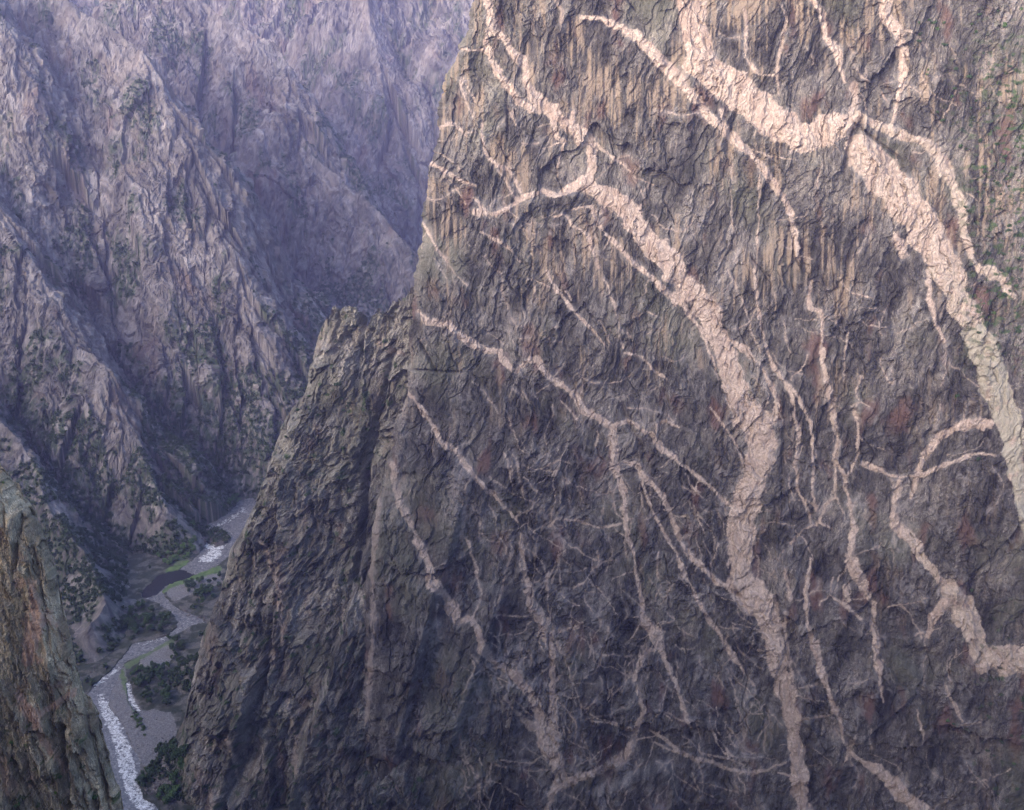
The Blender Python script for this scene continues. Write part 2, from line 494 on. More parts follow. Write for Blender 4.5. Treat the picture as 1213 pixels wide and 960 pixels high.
# veins of the lower buttress
vein(T3, '900,-20,6 940,20,12 960,90,14 990,180,22 1000,260,24 1010,400,10', 0.9, part='A')
vein(T3, '910,360,8 925,440,14', 0.8)
vein(T3, '960,360,8 980,450,8', 0.6)
vein(T3, '800,690,12 830,780,20 850,850,12', 0.8)
vein(T3, '745,880,10 755,970,14', 0.9)
vein(T3, '830,30,8 850,130,8 880,200,6', 0.5)
vein(T3, '900,60,8 930,180,8', 0.5)
vein(T3, '1015,560,12 1050,680,20 1050,820,26', 0.5)
vein(T5, '140,255,22 180,290,32 240,300,12', 0.8, part='B')

# hairline veinlets
def hairlines(n, x0, x1, y0, y1, seed, st):
    r = random.Random(seed)
    for _ in range(n):
        x, y = r.uniform(x0, x1), r.uniform(y0, y1)
        a = r.choice([1.2, 1.35, 1.75, 0.7, 2.0, 0.2]) + r.uniform(-0.3, 0.3)
        pts = []
        w = r.uniform(0.45, 1.0)
        for k in range(r.randint(4, 12)):
            pts.append((x, y, w * r.uniform(0.6, 1.3)))
            a += r.uniform(-0.45, 0.45)
            x += 6 * math.cos(a); y += 6 * math.sin(a)
        VEINS.append((pts, st * r.uniform(0.5, 1.0), None, 0.0))


HAIR = len(VEINS)
hairlines(260, 540, 900, 540, 960, 3, 1.0)
hairlines(110, 850, 1180, 330, 960, 4, 1.0)
hairlines(80, 500, 800, 120, 560, 5, 0.9)
hairlines(60, 800, 1213, 0, 400, 6, 0.9)

SS = 2.0
RX0, RY0, RW, RH = -40, -40, int(1300 * SS), int(1040 * SS)


def raster(veins):
    """distance field of the traced lines: inside amount (px), strength, index"""
    D = np.full((RH, RW), -30, f32); S = np.zeros((RH, RW), f32); I = np.full((RH, RW), -1, np.int16); Wd = np.zeros((RH, RW), f32)
    for vi, pts, st in veins:
        for (x0, y0, w0), (x1, y1, w1) in zip(pts[:-1], pts[1:]):
            pad = max(w0, w1) + 7
            c0 = max(0, int((min(x0, x1) - pad - RX0) * SS)); c1 = min(RW, int((max(x0, x1) + pad - RX0) * SS) + 1)
            r0 = max(0, int((min(y0, y1) - pad - RY0) * SS)); r1 = min(RH, int((max(y0, y1) + pad - RY0) * SS) + 1)
            if c0 >= c1 or r0 >= r1: continue
            X = (np.arange(c0, c1, dtype=f32) / SS + RX0)[None, :]
            Y = (np.arange(r0, r1, dtype=f32) / SS + RY0)[:, None]
            L2 = (x1 - x0) ** 2 + (y1 - y0) ** 2 + 1e-6
            t = np.clip(((X - x0) * (x1 - x0) + (Y - y0) * (y1 - y0)) / L2, 0, 1)
            d = np.hypot(X - x0 - t * (x1 - x0), Y - y0 - t * (y1 - y0))
            wl = w0 + (w1 - w0) * t
            v = wl - d
            sub = D[r0:r1, c0:c1]
            m = v > sub
            sub[m] = v[m]
            S[r0:r1, c0:c1][m] = st
            Wd[r0:r1, c0:c1][m] = wl[m]
            I[r0:r1, c0:c1][m] = vi
    return D, S, I, Wd


def sample(R, px, py):
    c = np.clip(((px - RX0) * SS).astype(np.int32), 0, RW - 1)
    r = np.clip(((py - RY0) * SS).astype(np.int32), 0, RH - 1)
    return R[r, c]


def vein_fields(rs, P, x, z):
    """rs raster, P points -> inside amount with ragged edges, strength, index"""
    px, py, _ = project(P[:, 0], P[:, 1], P[:, 2])
    wx = 1.6 * fbm(x / 9, z / 9, 91, 3) + 2.2 * perlin(x / 30, z / 30, 95)
    wy = 1.6 * fbm(x / 9, z / 9, 92, 3) + 2.2 * perlin(x / 30, z / 30, 96)
    D = sample(rs[0], px + wx, py + wy); S = sample(rs[1], px + wx, py + wy); I = sample(rs[2], px + wx, py + wy)
    W = sample(rs[3], px + wx, py + wy)
    am = np.minimum(0.25 + 0.22 * W, 1.6)
    D = D - 0.12 * np.minimum(W, 5) + am * (0.9 * fbm(x / 3.2, z / 4.5, 93, 3) + 0.8 * facet(x / 7, z / 7, 94, 0.0, 1.0)) + 0.42 * np.minimum(W, 12) * perlin((x + 0.5 * z) / 17, (z - 0.5 * x) / 13, 97)
    return D, S, I


# ------------------------------------------------------------------ the painted wall (loft of plan curves, one per level)
def y_face(x, z):
    return 850 + 0.22 * (z - 300) - 0.12 * x


def on_face(px, py, yf, dy=0.0):
    y = 850.0
    for _ in range(25):
        x, y2, z = at_depth(px, py, y)
        y = float(yf(x, z)) + dy
    return at_depth(px, py, y)


def sil_curve(pix, yf, dy=0.0):
    p = sorted([(on_face(a, b, yf, dy)[2], on_face(a, b, yf, dy)[0]) for a, b in pix])
    return np.array([q[0] for q in p]), np.array([q[1] for q in p])


def arc_axis(segs):
    out = []
    for a, b, st in segs:
        out.append(np.arange(a, b, st))
    return np.concatenate(out + [[segs[-1][1]]]).astype(f32)


def wrap_xy(t, W, back, front):
    """plan offset of a face that turns away from the viewer for t < W; unit-speed curve, t = 0 near the turn's start"""
    # heading angle of the tangent (towards +t): front = along the face, back = coming from behind
    tt = np.linspace(-260, 260, 2081)
    a = smooth(-W, W * 0.6, tt)
    ang = back + (front - back) * a
    dx, dy = np.cos(ang), np.sin(ang)
    X = np.concatenate([[0], np.cumsum((dx[1:] + dx[:-1]) / 2 * np.diff(tt))])
    Y = np.concatenate([[0], np.cumsum((dy[1:] + dy[:-1]) / 2 * np.diff(tt))])
    i0 = np.argmin(np.abs(tt))
    return tt, X - X[i0], Y - Y[i0]


def rock_relief(u, z, x, seed, k=1.0, amp=1.0, tall=1.0, ledge=1.0):
    w1 = fbm(u / 26, z / 40, seed + 1, 4) * 5.0 + 9 * perlin(u / 60, z / 60, seed + 18) + 1.6 * fbm(u / 6, z / 6, seed + 19, 3)
    w2 = fbm(u / 22, z / 30, seed + 2, 4) * 9.0
    U, Z = (u + w1) / k, (z + w2 - 0.55 * np.maximum(330 - z, 0)) / k / tall
    rough = smooth(-0.35, 0.45, fbm(x / 45, z / 60, seed + 12, 4)) * 1.05 + 0.15
    d = 12.0 * facet(U / 80, Z / 140, seed + 3, 0.6, 0.12)
    d += 4.6 * facet(U / 32, Z / 70, seed + 4, 1.0, 0.2)
    d += 3.0 * facet(U / 13, Z / 32, seed + 5, 1.0, 0.45)
    d += (1.7 * facet(U / 5.4, Z / 21, seed + 6, 0.9, 0.5) + 0.95 * facet(U / 2.3, Z / 9, seed + 7, 0.9, 0.6)) * rough + 0.9 * ridged(U / 4.5, Z / 70, seed + 20, 3, 0.6) * smooth(120, 420, z)
    d += (2.2 * ridged(U / 15, Z / 90, seed + 8, 4, 0.6) + 2.4 * fbm(U / 9, Z / 20, seed + 9, 5, 0.6)) * (0.4 + 0.6 * rough)
    q = (z * 0.95 + x * 0.25 + 9 * fbm(x / 40, z / 40, seed + 10, 3)) / 27.0
    d += 1.6 * ledge * ((q % 1) - 0.5) * smooth(-0.2, 0.5, fbm(x / 50, z / 40, seed + 11, 3))
    # open cracks along a few joint directions
    for a_, sp, wd, dp in ((0.30, 34, 0.030, 3.5), (-0.75, 46, 0.022, 3.5), (0.12, 41, 0.022, 4.0)):
        c_ = (x * math.cos(a_) + z * math.sin(a_) * 0.8 + 7 * fbm(x / 30, z / 30, seed + 14, 3)) / sp + 0.7 * facet(x / 60, z / 80, seed + 15, 0.0, 1.0)
        m_ = np.abs((c_ % 1) - 0.5)
        d -= dp * smooth(wd, 0.0, m_) * smooth(0.0, 0.4, fbm(x / 28, z / 28, seed + 16 + int(sp), 3))
    return d * amp * k


SIL_A = [(572, -60), (566, -10), (560, 12), (543, 55), (527, 95), (520, 122), (519, 150), (513, 190), (506, 225), (500, 262), (496, 300),
         (491, 340), (488, 375), (486, 420), (482, 460), (463, 530), (450, 590), (442, 640), (436, 700), (432, 780), (428, 870), (424, 960), (420, 1010)]
za, xa = sil_curve(SIL_A, y_face)


def feature(px, py, lines):
    """cracks and steps that break the face: (x0,y0,x1,y1,width,depth,side)"""
    d = np.zeros(px.shape, f32)
    for x0, y0, x1, y1, w, dep, fall in lines:
        L = math.hypot(x1 - x0, y1 - y0)
        ux, uy = (x1 - x0) / L, (y1 - y0) / L
        a = (px - x0) * ux + (py - y0) * uy
        b = (px - x0) * uy - (py - y0) * ux
        m = smooth(-6, 6, a) * smooth(L + 6, L - 6, a)
        if fall == 0:
            d -= m * dep * np.exp(-(b / w) ** 2)
        else:
            e = b * np.sign(fall)
            d += m * dep * (smooth(-w, w, e) * np.exp(-np.maximum(e, 0) / abs(fall)))
    return d


# positive fall: pushes out the side to the left of travel in the picture
FEAT_A = [(1092, 800, 1015, 880, 2.0, 9, -60), (1175, 655, 1135, 690, 2, 6, -40), (1213, 605, 1172, 655, 2, 6, -50),
          (640, 232, 690, 228, 2, 5, -30), (585, 250, 640, 235, 2, 4, -30),
          (700, 935, 790, 900, 4, 10, -70), (800, 680, 890, 715, 2, 4, -25),
          (1010, 170, 1020, 140, 3, 5, 0), (998, 205, 1012, 150, 2.5, 6, 0), (1010, 145, 1070, 190, 1.6, 4, 0),
          (600, 110, 602, 165, 1.5, 4, 0), (497, 405, 520, 445, 2, 5, 0), (560, 560, 500, 800, 5, 8, -60),
          (600, 700, 530, 900, 5, 9, -60), (482, 450, 470, 400, 2, 4, 0), (490, 438, 545, 442, 1.5, 4, 0),
          (735, 480, 765, 545, 3, 5, 0), (520, 690, 470, 900, 4, 9, -45), (930, 470, 925, 600, 2.5, 4, 0),
          (870, 700, 885, 720, 3, 6, 0), (1005, 300, 985, 480, 3, 4, 0), (860, 180, 870, 130, 3, 3, 0)]

t_ax = arc_axis([(-240, -60, 6), (-60, -24, 1.2), (-24, 540, 0.62), (540, 900, 6)])
z_ax = arc_axis([(-18, 6, 4), (6, 655, 0.62), (655, 700, 2.5), (700, 860, 12)])
nz, nt_ = len(z_ax), len(t_ax)
T, Z = np.meshgrid(t_ax, z_ax)
tt, WX, WY = wrap_xy(None, 16, math.radians(-108), math.radians(-6.8))
wx = np.where(t_ax > 200, 0, np.interp(t_ax, tt, WX)); wy = np.interp(t_ax, tt, WY)
lead = WX.min()                                        # leftmost excursion of the turn
i200 = np.interp(200, tt, WX)
wx = np.where(t_ax > 200, i200 + (t_ax - 200) * math.cos(math.radians(-6.8)), wx)
i200 = np.interp(200, tt, WY)
wy = np.where(t_ax > 200, i200 + (t_ax - 200) * math.sin(math.radians(-6.8)), wy)
xs = np.interp(z_ax, za, xa)
xs += 3.6 * fbm(z_ax / 25, z_ax * 0, 5, 6, 0.6)
X = (xs[:, None] - lead) + wx[None, :]
Y = y_face(xs, z_ax)[:, None] + wy[None, :]
rim = 694 + 8 * fbm(t_ax / 60, t_ax * 0, 8, 3)[None, :]
over = np.maximum(Z - rim, 0)
Zc = Z - over * 0.97
Y = Y + over * 3.0
x1, z1 = X.ravel().astype(f32), Zc.ravel().astype(f32)
u1 = x1 - 0.24 * z1
P = np.stack([x1, Y.ravel(), z1], -1).astype(f32)
px, py, _ = project(P[:, 0], P[:, 1], P[:, 2])
fade = 0.35 + 0.65 * smooth(-20, 30, T.ravel())
d = rock_relief(u1, z1, x1, 100) * fade * 0.76 + feature(px, py, FEAT_A)
# ledgy planted ramp at the right
ramp = smooth(1110, 1190, px + 30 * fbm(x1 / 30, z1 / 30, 61, 3)) * smooth(470, 380, py) * smooth(-20, 90, py)
d += ramp * 5.0 * (np.abs(((z1 * 0.9 - x1 * 0.45 + 5 * fbm(x1 / 30, z1 / 30, 62)) / 22) % 1 - 0.5))
nx, ny = math.sin(math.radians(-6.8)), -math.cos(math.radians(-6.8))
side = smooth(-18, 4, T.ravel())
P[:, 0] += d * (nx * side - 0.9 * (1 - side)) * 0.9
P[:, 1] += d * ny * (0.35 + 0.65 * side)
RA = raster([(i, v[0], v[1]) for i, v in enumerate(VEINS) if not (BVEINS_FROM <= i < HAIR)])
D, S, I = vein_fields(RA, P, x1, z1)
ok = (T.ravel() > -14)
D = np.where(ok, D, -30)
vm = smooth(-0.45, 0.45, D) * S * np.clip(0.62 + 0.55 * fbm(x1 / 11, z1 / 11, 73, 4) + 0.1 * np.clip(D, 0, 6) + 0.32, 0.55, 1)
big = np.clip(D, 0, 9) / 9
w_v = 5 * fbm(x1 / 14, z1 / 14, 74, 3)
d_in = smooth(1.0, 5.0, D)
joint = facet((x1 + 0.5 * z1 + 0.4 * w_v) / 12, (z1 - 0.5 * x1 + w_v) / 19, 71, 0.7, 0.8) + 0.35 * facet((x1 + 0.5 * z1) / 5, (z1 - 0.5 * x1) / 7, 72, 0.7, 0.7)
rd = smooth(-0.5, 2.0, D) * (0.15 + 1.3 * big) + smooth(2, 6, D) * joint * 0.75
P[:, 1] += rd * ny
P[:, 0] += rd * nx
w_t = 6 * fbm(x1 / 15, z1 / 25, 20, 3)
# colour masks: buff water stains in vertical curtains, pale quartz film, plant cover
hi = smooth(230, 520, z1)
cur = fbm(x1 / 2.6, z1 / 55, 31, 3) + 0.5 * fbm(x1 / 0.9, z1 / 22, 32, 2)
zone = fbm(x1 / 38, z1 / 60, 33, 3)
cur = cur + 0.5 * fbm(x1 / 7, z1 / 30, 35, 3)
streak = smooth(0.2, 0.95, cur + 0.8 * zone + 0.3 * hi - 0.25) * smooth(0.0, 0.5, zone + 0.35 * hi - 0.1 + 0.5 * facet(u1 / 20, z1 / 45, 34, 0.0, 0.7))
buff = np.clip(streak * (0.28 + 0.72 * hi), 0, 0.9)
film = smooth(0.25, 0.9, fbm(x1 / 26, z1 / 26, 41, 3) + 0.8 * (1 - np.abs(fbm(x1 / 7, z1 / 9, 42, 3)) * 2.4) - 0.5) * 0.36 * (1 - 0.75 * hi)
film = np.maximum(film, 0.34 * smooth(-6, 0.5, D + 2.5 * fbm(x1 / 5, z1 / 8, 44, 4)) * smooth(-0.1, 0.5, fbm(x1 / 16, z1 / 22, 45, 3)))
film = np.maximum(film, 1.0 * np.exp(-(((px - 605) / 45) ** 2 + ((py - 805) / 42) ** 2)) * smooth(0.0, 0.7, fbm(u1 / 4, z1 / 9, 43, 3) + 0.25))
veg = ramp * smooth(0.25, 0.6, fbm(x1 / 7, z1 / 4, 51, 3) + 0.1) * 0.9
veg = np.maximum(veg, smooth(0.55, 0.8, fbm(x1 / 8, z1 / 6, 52, 3)) * smooth(1080, 1200, px) * smooth(650, 800, py) * 0.8)
masks = np.stack([vm, buff, film, veg], -1)
tone = np.clip(0.46 + 0.36 * fbm(u1 / 30, z1 / 60, 21, 3) + 0.26 * fbm(u1 / 4, z1 / 24, 22, 4) + 0.07 * hi + 0.13 * facet((u1 + w_t) / 17, (z1 + w_t) / 34, 26, 0.0, 1.0) + 0.10 * facet((u1 + w_t) / 6, (z1 + w_t) / 13, 27, 0.0, 1.0) + 0.09 * facet(u1 / 2.2, z1 / 5, 28, 0.0, 1.0), 0, 1)
rust = smooth(0.35, 0.9, fbm(x1 / 22, z1 / 45, 23, 4)) * 0.6
lich = smooth(0.0, 0.9, fbm(x1 / 70, z1 / 70, 24, 4) + 0.5 * smooth(700, 450, px) - 0.1) * 0.3
lv = np.array([v[3] for v in VEINS] + [0.0], f32)[I]
vt = np.clip(lv * 1.3 * smooth(-0.5, 0.4, fbm(x1 / 9, z1 / 9, 25, 3) + lv) + (1 - hi) * 0.12, 0, 1)
tones = np.stack([tone, rust, vt, lich], -1)
F = grid_faces(nz, nt_)
# each larger vein is a part of the cliff
codes = {}
pid_v = np.full(len(VEINS) + 1, -1, np.int16)
for i, v in enumerate(VEINS):
    if v[2] is not None and i < BVEINS_FROM:
        pid_v[i] = codes.setdefault(v[2], len(codes))
vp = np.where((D > 0.15) & ok, pid_v[I], -1)
fp = vp[F].max(1)
cnt = (vp[F] >= 0).sum(1)
fp = np.where(cnt >= 3, fp, -1)
vv = sub_mesh(P, F, fp < 0, masks, tones)
wall = mesh_obj('painted_cliff', vv[0], vv[1], M_WALL, vv[2], None, False, vv[3])
tag(wall, 'towering dark gneiss cliff crossed by pale pink branching veins', 'cliff', None, 'structure')
VLABEL = {'b': 'broad pale pink vein that zigzags down the middle of the cliff', 'c': 'widest cream vein, blocky and cracked, running down to the right',
          'y': 'thin stepped pinkish vein across the middle left', 'C': 'greyish pink vein widening into a knot near the foot'}
for c, k in codes.items():
    if not (fp == k).any(): continue
    vv = sub_mesh(P, F, fp == k, masks, tones)
    o = mesh_obj('pegmatite_vein', vv[0], vv[1], M_WALL, vv[2], wall, False, vv[3])
    if c in VLABEL: o['label'] = VLABEL[c]
WALL_P = P

# ------------------------------------------------------------------ lower buttress with its pinnacles
def y_butt(x, z):
    return y_face(x, z) + 10 + 26 * smooth(60, 330, z)


SIL_B = [(384, 380), (379, 392), (371, 418), (366, 445), (360, 470), (338, 497), (326, 530), (318, 560), (302, 600), (286, 632), (268, 660),
         (262, 690), (254, 720), (243, 745), (232, 775), (222, 810), (212, 850), (204, 880), (190, 925), (175, 990)]
zb, xb = sil_curve(SIL_B, y_butt)
CREST = [(340, 398), (378, 388), (384, 382), (392, 370), (401, 362), (409, 364), (418, 361), (428, 367), (433, 384), (438, 388), (442, 372), (449, 364),
         (455, 371), (461, 362), (468, 356), (480, 350), (492, 338), (520, 330)]
cz = np.array([on_face(a, b, y_butt)[2] for a, b in CREST]); cx = np.array([on_face(a, b, y_butt)[0] for a, b in CREST])
t_b = arc_axis([(-250, -110, 6), (-110, 270, 0.66), (270, 330, 5)])
z_b = arc_axis([(-18, 2, 4), (2, 405, 0.62), (405, 640, 3.0)])
T, Z = np.meshgrid(t_b, z_b)
X = np.zeros_like(T); Y = np.zeros_like(T)
xs = np.interp(z_b, zb, xb)
for r, zz in enumerate(z_b):
    W = 22 + 75 * float(smooth(260, 20, zz))
    tt, WX, WY = wrap_xy(None, W, math.radians(-108), math.radians(-6.8))
    ld = WX.min()
    X[r] = xs[r] - ld + np.interp(t_b, tt, WX)
    Y[r] = y_butt(xs[r], zz) + np.interp(t_b, tt, WY)
    Y[r] += np.maximum(t_b - 258, 0) * -0.1
zt = np.interp(X, cx, cz) + 3.4 * fbm(X / 5, Y / 9, 12, 4) + 2.0 * facet(X / 4, Y / 30, 13, 0.4, 0.8) - np.maximum(-14 - T, 0) * 1.6
over = np.maximum(Z - zt, 0)
Zc = Z - over * 2.1
Y = Y + over * 0.55
x1, z1 = X.ravel().astype(f32), Zc.ravel().astype(f32)
u1 = x1 - 0.30 * z1
P = np.stack([x1, Y.ravel(), z1], -1).astype(f32)
px, py, _ = project(P[:, 0], P[:, 1], P[:, 2])
FEAT_B = [(440, 640, 395, 790, 5, 16, 40), (395, 790, 340, 950, 6, 14, 40), (470, 400, 432, 560, 4, 9, 0), (432, 560, 425, 700, 4, 12, 0),
          (345, 500, 320, 760, 4, 9, 30), (320, 760, 265, 960, 6, 14, -50), (395, 420, 412, 395, 5, 6, 0), (330, 700, 310, 830, 4, 12, 0),
          (300, 640, 285, 760, 4, 5, 0), (250, 860, 285, 800, 4, 8, -40), (432, 362, 430, 420, 3, 7, 0), (452, 430, 480, 410, 3, 6, 0)]
sd = smooth(-70, 5, T.ravel() + 40 * smooth(260, 20, z1))
d = rock_relief(u1, z1, x1, 300, 0.9, 1.35, 0.85, 0.25) * (0.5 + 0.5 * sd) + feature(px, py, FEAT_B)
u2 = P[:, 1] - 0.3 * z1
P[:, 1] += -d * (0.3 + 0.7 * sd)
P[:, 0] += -(d * 0.2 * sd + (1 - sd) * (0.8 * rock_relief(u2, z1, x1, 350, 0.8, 0.8)))
RB = raster([(i, v[0], v[1]) for i, v in enumerate(VEINS) if BVEINS_FROM <= i < HAIR])
D, S, I = vein_fields(RB, P, x1, z1)
vm = smooth(-0.45, 0.45, D) * S * (over.ravel() < 1)
P[:, 1] -= smooth(-0.5, 2, D) * 0.8
px, py, _ = project(P[:, 0], P[:, 1], P[:, 2])
zone = fbm(x1 / 30, z1 / 45, 333, 3)
cur = fbm(u1 / 3, z1 / 45, 331, 3)
buff = smooth(0.25, 0.9, cur + 0.6 * zone) * 0.45
film = smooth(0.3, 0.9, fbm(x1 / 24, z1 / 24, 341, 3) + 0.8 * (1 - np.abs(fbm(x1 / 7, z1 / 9, 342, 3)) * 2.4) - 0.5) * 0.4
veg = smooth(0.5, 0.8, fbm(x1 / 9, z1 / 7, 351, 4) + 0.12 * smooth(120, 10, z1)) * 0.85
veg = np.maximum(veg, smooth(0.05, 0.5, fbm(x1 / 6, z1 / 6, 352, 4)) * smooth(240, 205, px) * smooth(740, 770, py) * 0.8)
masks = np.stack([vm, buff, film, veg], -1)
tone = np.clip(0.5 + 0.3 * fbm(u1 / 26, z1 / 50, 321, 3) + 0.24 * fbm(u1 / 4, z1 / 20, 322, 4) + 0.11 * facet(u1 / 7, z1 / 14, 326, 0.0, 1.0) + 0.09 * facet(u1 / 2.2, z1 / 5, 327, 0.0, 1.0) + 0.12 * smooth(200, 330, z1) - 0.08, 0, 1)
rust = smooth(0.3, 0.9, fbm(x1 / 20, z1 / 40, 323, 4)) * 0.4
lich = smooth(-0.1, 0.8, fbm(x1 / 50, z1 / 50, 324, 4) + 0.35 * smooth(150, 300, z1)) * 0.3
tones = np.stack([tone, rust, np.full_like(tone, 0.15), lich], -1)
F = grid_faces(len(z_b), len(t_b))
ids = {}
pv = np.full(len(VEINS) + 1, -1, np.int16)
for i in range(BVEINS_FROM, HAIR):
    if VEINS[i][2]: pv[i] = ids.setdefault(VEINS[i][2], len(ids))
vp = np.where((D > 0.15) & (over.ravel() < 1), pv[I], -1)
fp = np.where((vp[F] >= 0).sum(1) >= 3, vp[F].max(1), -1)
vv = sub_mesh(P, F, fp < 0, masks, tones)
butt = mesh_obj('rock_buttress', vv[0], vv[1], M_BUTT, vv[2], None, False, vv[3])
tag(butt, 'rugged grey buttress topped by blunt pinnacles, below the left edge of the painted cliff', 'buttress', None, 'structure')
for k in ids.values():
    if not (fp == k).any(): continue
    vv = sub_mesh(P, F, fp == k, masks, tones)
    mesh_obj('pegmatite_vein', vv[0], vv[1], M_BUTT, vv[2], butt, False, vv[3])
BUTT_P = P

# ------------------------------------------------------------------ near cliff, lower left
def y_near(x, z):
    return 330 + 0.22 * (z - 420) + 0.05 * x


SIL_L = [(-160, 330), (-60, 470), (0, 562), (14, 580), (26, 604), (36, 610), (48, 632), (57, 655), (68, 690), (80, 722), (92, 755), (102, 800), (112, 832), (124, 865),
         (138, 905), (150, 945), (158, 990), (200, 1150)]
SIL_L = [(a - 10 - 8 * (b > 700), b) for a, b in SIL_L]
zl, xl = sil_curve(SIL_L, y_near)
t_l = arc_axis([(-160, -12, 5), (-12, 62, 0.24), (62, 420, 6)])
z_l = arc_axis([(0, 325, 8), (325, 490, 0.24), (490, 640, 6)])
T, Z = np.meshgrid(t_l, z_l)
tt, WX, WY = wrap_xy(None, 9, math.radians(-126), math.radians(-2))
xs = np.interp(z_l, zl, xl)
xs[z_l < zl[0]] = xl[0] + (zl[0] - z_l[z_l < zl[0]]) * 0.22
X = xs[:, None] + WX.min() - np.where(t_l > 250, np.interp(250, tt, WX) + t_l - 250, np.interp(t_l, tt, WX))[None, :]
Y = y_near(xs, z_l)[:, None] + np.interp(t_l, tt, WY)[None, :]
ztop = 600.0
over = np.maximum(Z - ztop, 0); Zc = Z - over; Y = Y + 3 * over
x1, z1 = X.ravel().astype(f32), Zc.ravel().astype(f32)
P = np.stack([x1, Y.ravel(), z1], -1).astype(f32)
u1 = x1 + 0.28 * z1
kk = 0.36
uw = u1 + 1.2 * fbm(u1 / 5, z1 / 12, 513, 4); zw = z1 + 2.5 * fbm(u1 / 5, z1 / 9, 514, 4)
d = 3.2 * facet(uw / 11, zw / 34, 501, 1.0, 0.4) + 1.7 * facet(uw / 4.2, zw / 17, 502, 1.0, 0.5) + 0.85 * facet(uw / 1.8, zw / 7, 503, 1.0, 0.5)
d += 0.45 * facet(uw / 0.9, zw / 2.6, 504, 0.9, 0.55) + 0.2 * facet(uw / 0.5, zw / 1.1, 505, 0.9, 0.6) + 0.8 * ridged(uw / 3.4, zw / 60, 511, 4, 0.6) + 0.6 * fbm(uw / 3, zw / 8, 515, 5, 0.6)
for sp_, dp_, sd_k in ((5.2, 2.2, 517), (2.1, 0.9, 518)):
    cc = np.abs(((uw + 0.25 * zw * 0) / sp_ + 0.8 * fbm(uw / 9, zw / 40, sd_k, 3)) % 1 - 0.5)
    d -= dp_ * smooth(0.09, 0.0, cc) * smooth(-0.2, 0.3, fbm(uw / 4, zw / 22, sd_k + 10, 3))
px, py, _ = project(P[:, 0], P[:, 1], P[:, 2])
d += feature(px, py, [(26, 606, 18, 680, 3, 2.5, 0), (40, 640, 60, 760, 2, 1.6, 0), (0, 790, 75, 905, 4, 3, -30), (88, 760, 112, 900, 2, 2.5, 0),
                      (110, 870, 130, 960, 3, 3, 0), (75, 860, 85, 960, 5, 4, 0), (20, 900, 40, 960, 3, 3, 0)])
sd = smooth(-8, 2, T.ravel())
P[:, 1] -= d * (0.3 + 0.7 * sd); P[:, 0] += d * (1 - sd) * 0.7
px, py, _ = project(P[:, 0], P[:, 1], P[:, 2])
PATCH = [([(38, 690, 3), (43, 730, 8), (36, 765, 9), (33, 782, 6)], 0.9), ([(20, 690, 5), (42, 690, 4)], 0.5), ([(50, 735, 7), (44, 740, 9)], 0.9), ([(38, 772, 3), (47, 783, 3)], 0.7),
         ([(24, 825, 3), (30, 842, 6), (40, 850, 7), (42, 862, 5)], 0.95), ([(44, 850, 3), (58, 838, 4), (70, 833, 4), (88, 818, 3)], 0.85),
         ([(42, 855, 4), (52, 878, 5), (66, 895, 3), (77, 912, 2.5)], 0.8), ([(56, 725, 3), (66, 740, 3)], 0.6), ([(5, 905, 7), (12, 935, 9)], 0.45), ([(30, 900, 3), (38, 930, 4)], 0.4)]
RL = raster([(i, p, s) for i, (p, s) in enumerate(PATCH)])
sx = px + 3 * fbm(x1 / 4, z1 / 4, 591, 3); sy = py + 4 * fbm(x1 / 4, z1 / 4, 592, 3)
D = sample(RL[0], sx, sy) + 1.5 * fbm(x1 / 1.2, z1 / 1.6, 593, 3) + 0.4
vm = smooth(-1.2, 1.2, D) * sample(RL[1], sx, sy)
buff = smooth(0.15, 0.8, fbm(u1 / 1.5, z1 / 14, 531, 3) + 0.5 * fbm(x1 / 14, z1 / 18, 532, 2)) * 0.6
film = smooth(0.4, 0.9, fbm(x1 / 6, z1 / 8, 541, 4)) * 0.4
veg = smooth(0.6, 0.85, fbm(x1 / 2.5, z1 / 2.5, 551, 3) + 0.1) * smooth(780, 900, py) * 0.8
masks = np.stack([vm, buff, film, veg], -1)
tone = np.clip(0.52 + 0.3 * fbm(u1 / 5, z1 / 20, 521, 4) + 0.16 * fbm(u1 / 1.2, z1 / 9, 522, 3), 0, 1)
lich = smooth(0.2, 0.9, fbm(x1 / 1.6, z1 / 9, 524, 4)) * 0.45
tones = np.stack([tone, smooth(0.4, 0.9, fbm(x1 / 6, z1 / 9, 523, 3)) * 0.5, np.zeros_like(tone), lich], -1)
F = grid_faces(len(z_l), len(t_l))[:, ::-1]
near = mesh_obj('near_cliff', P, F, M_NEAR, masks, None, False, tones)
tag(near, 'nearby fluted grey green cliff with pink patches, cut off by the lower left corner', 'cliff', None, 'structure')
NEAR_P = P

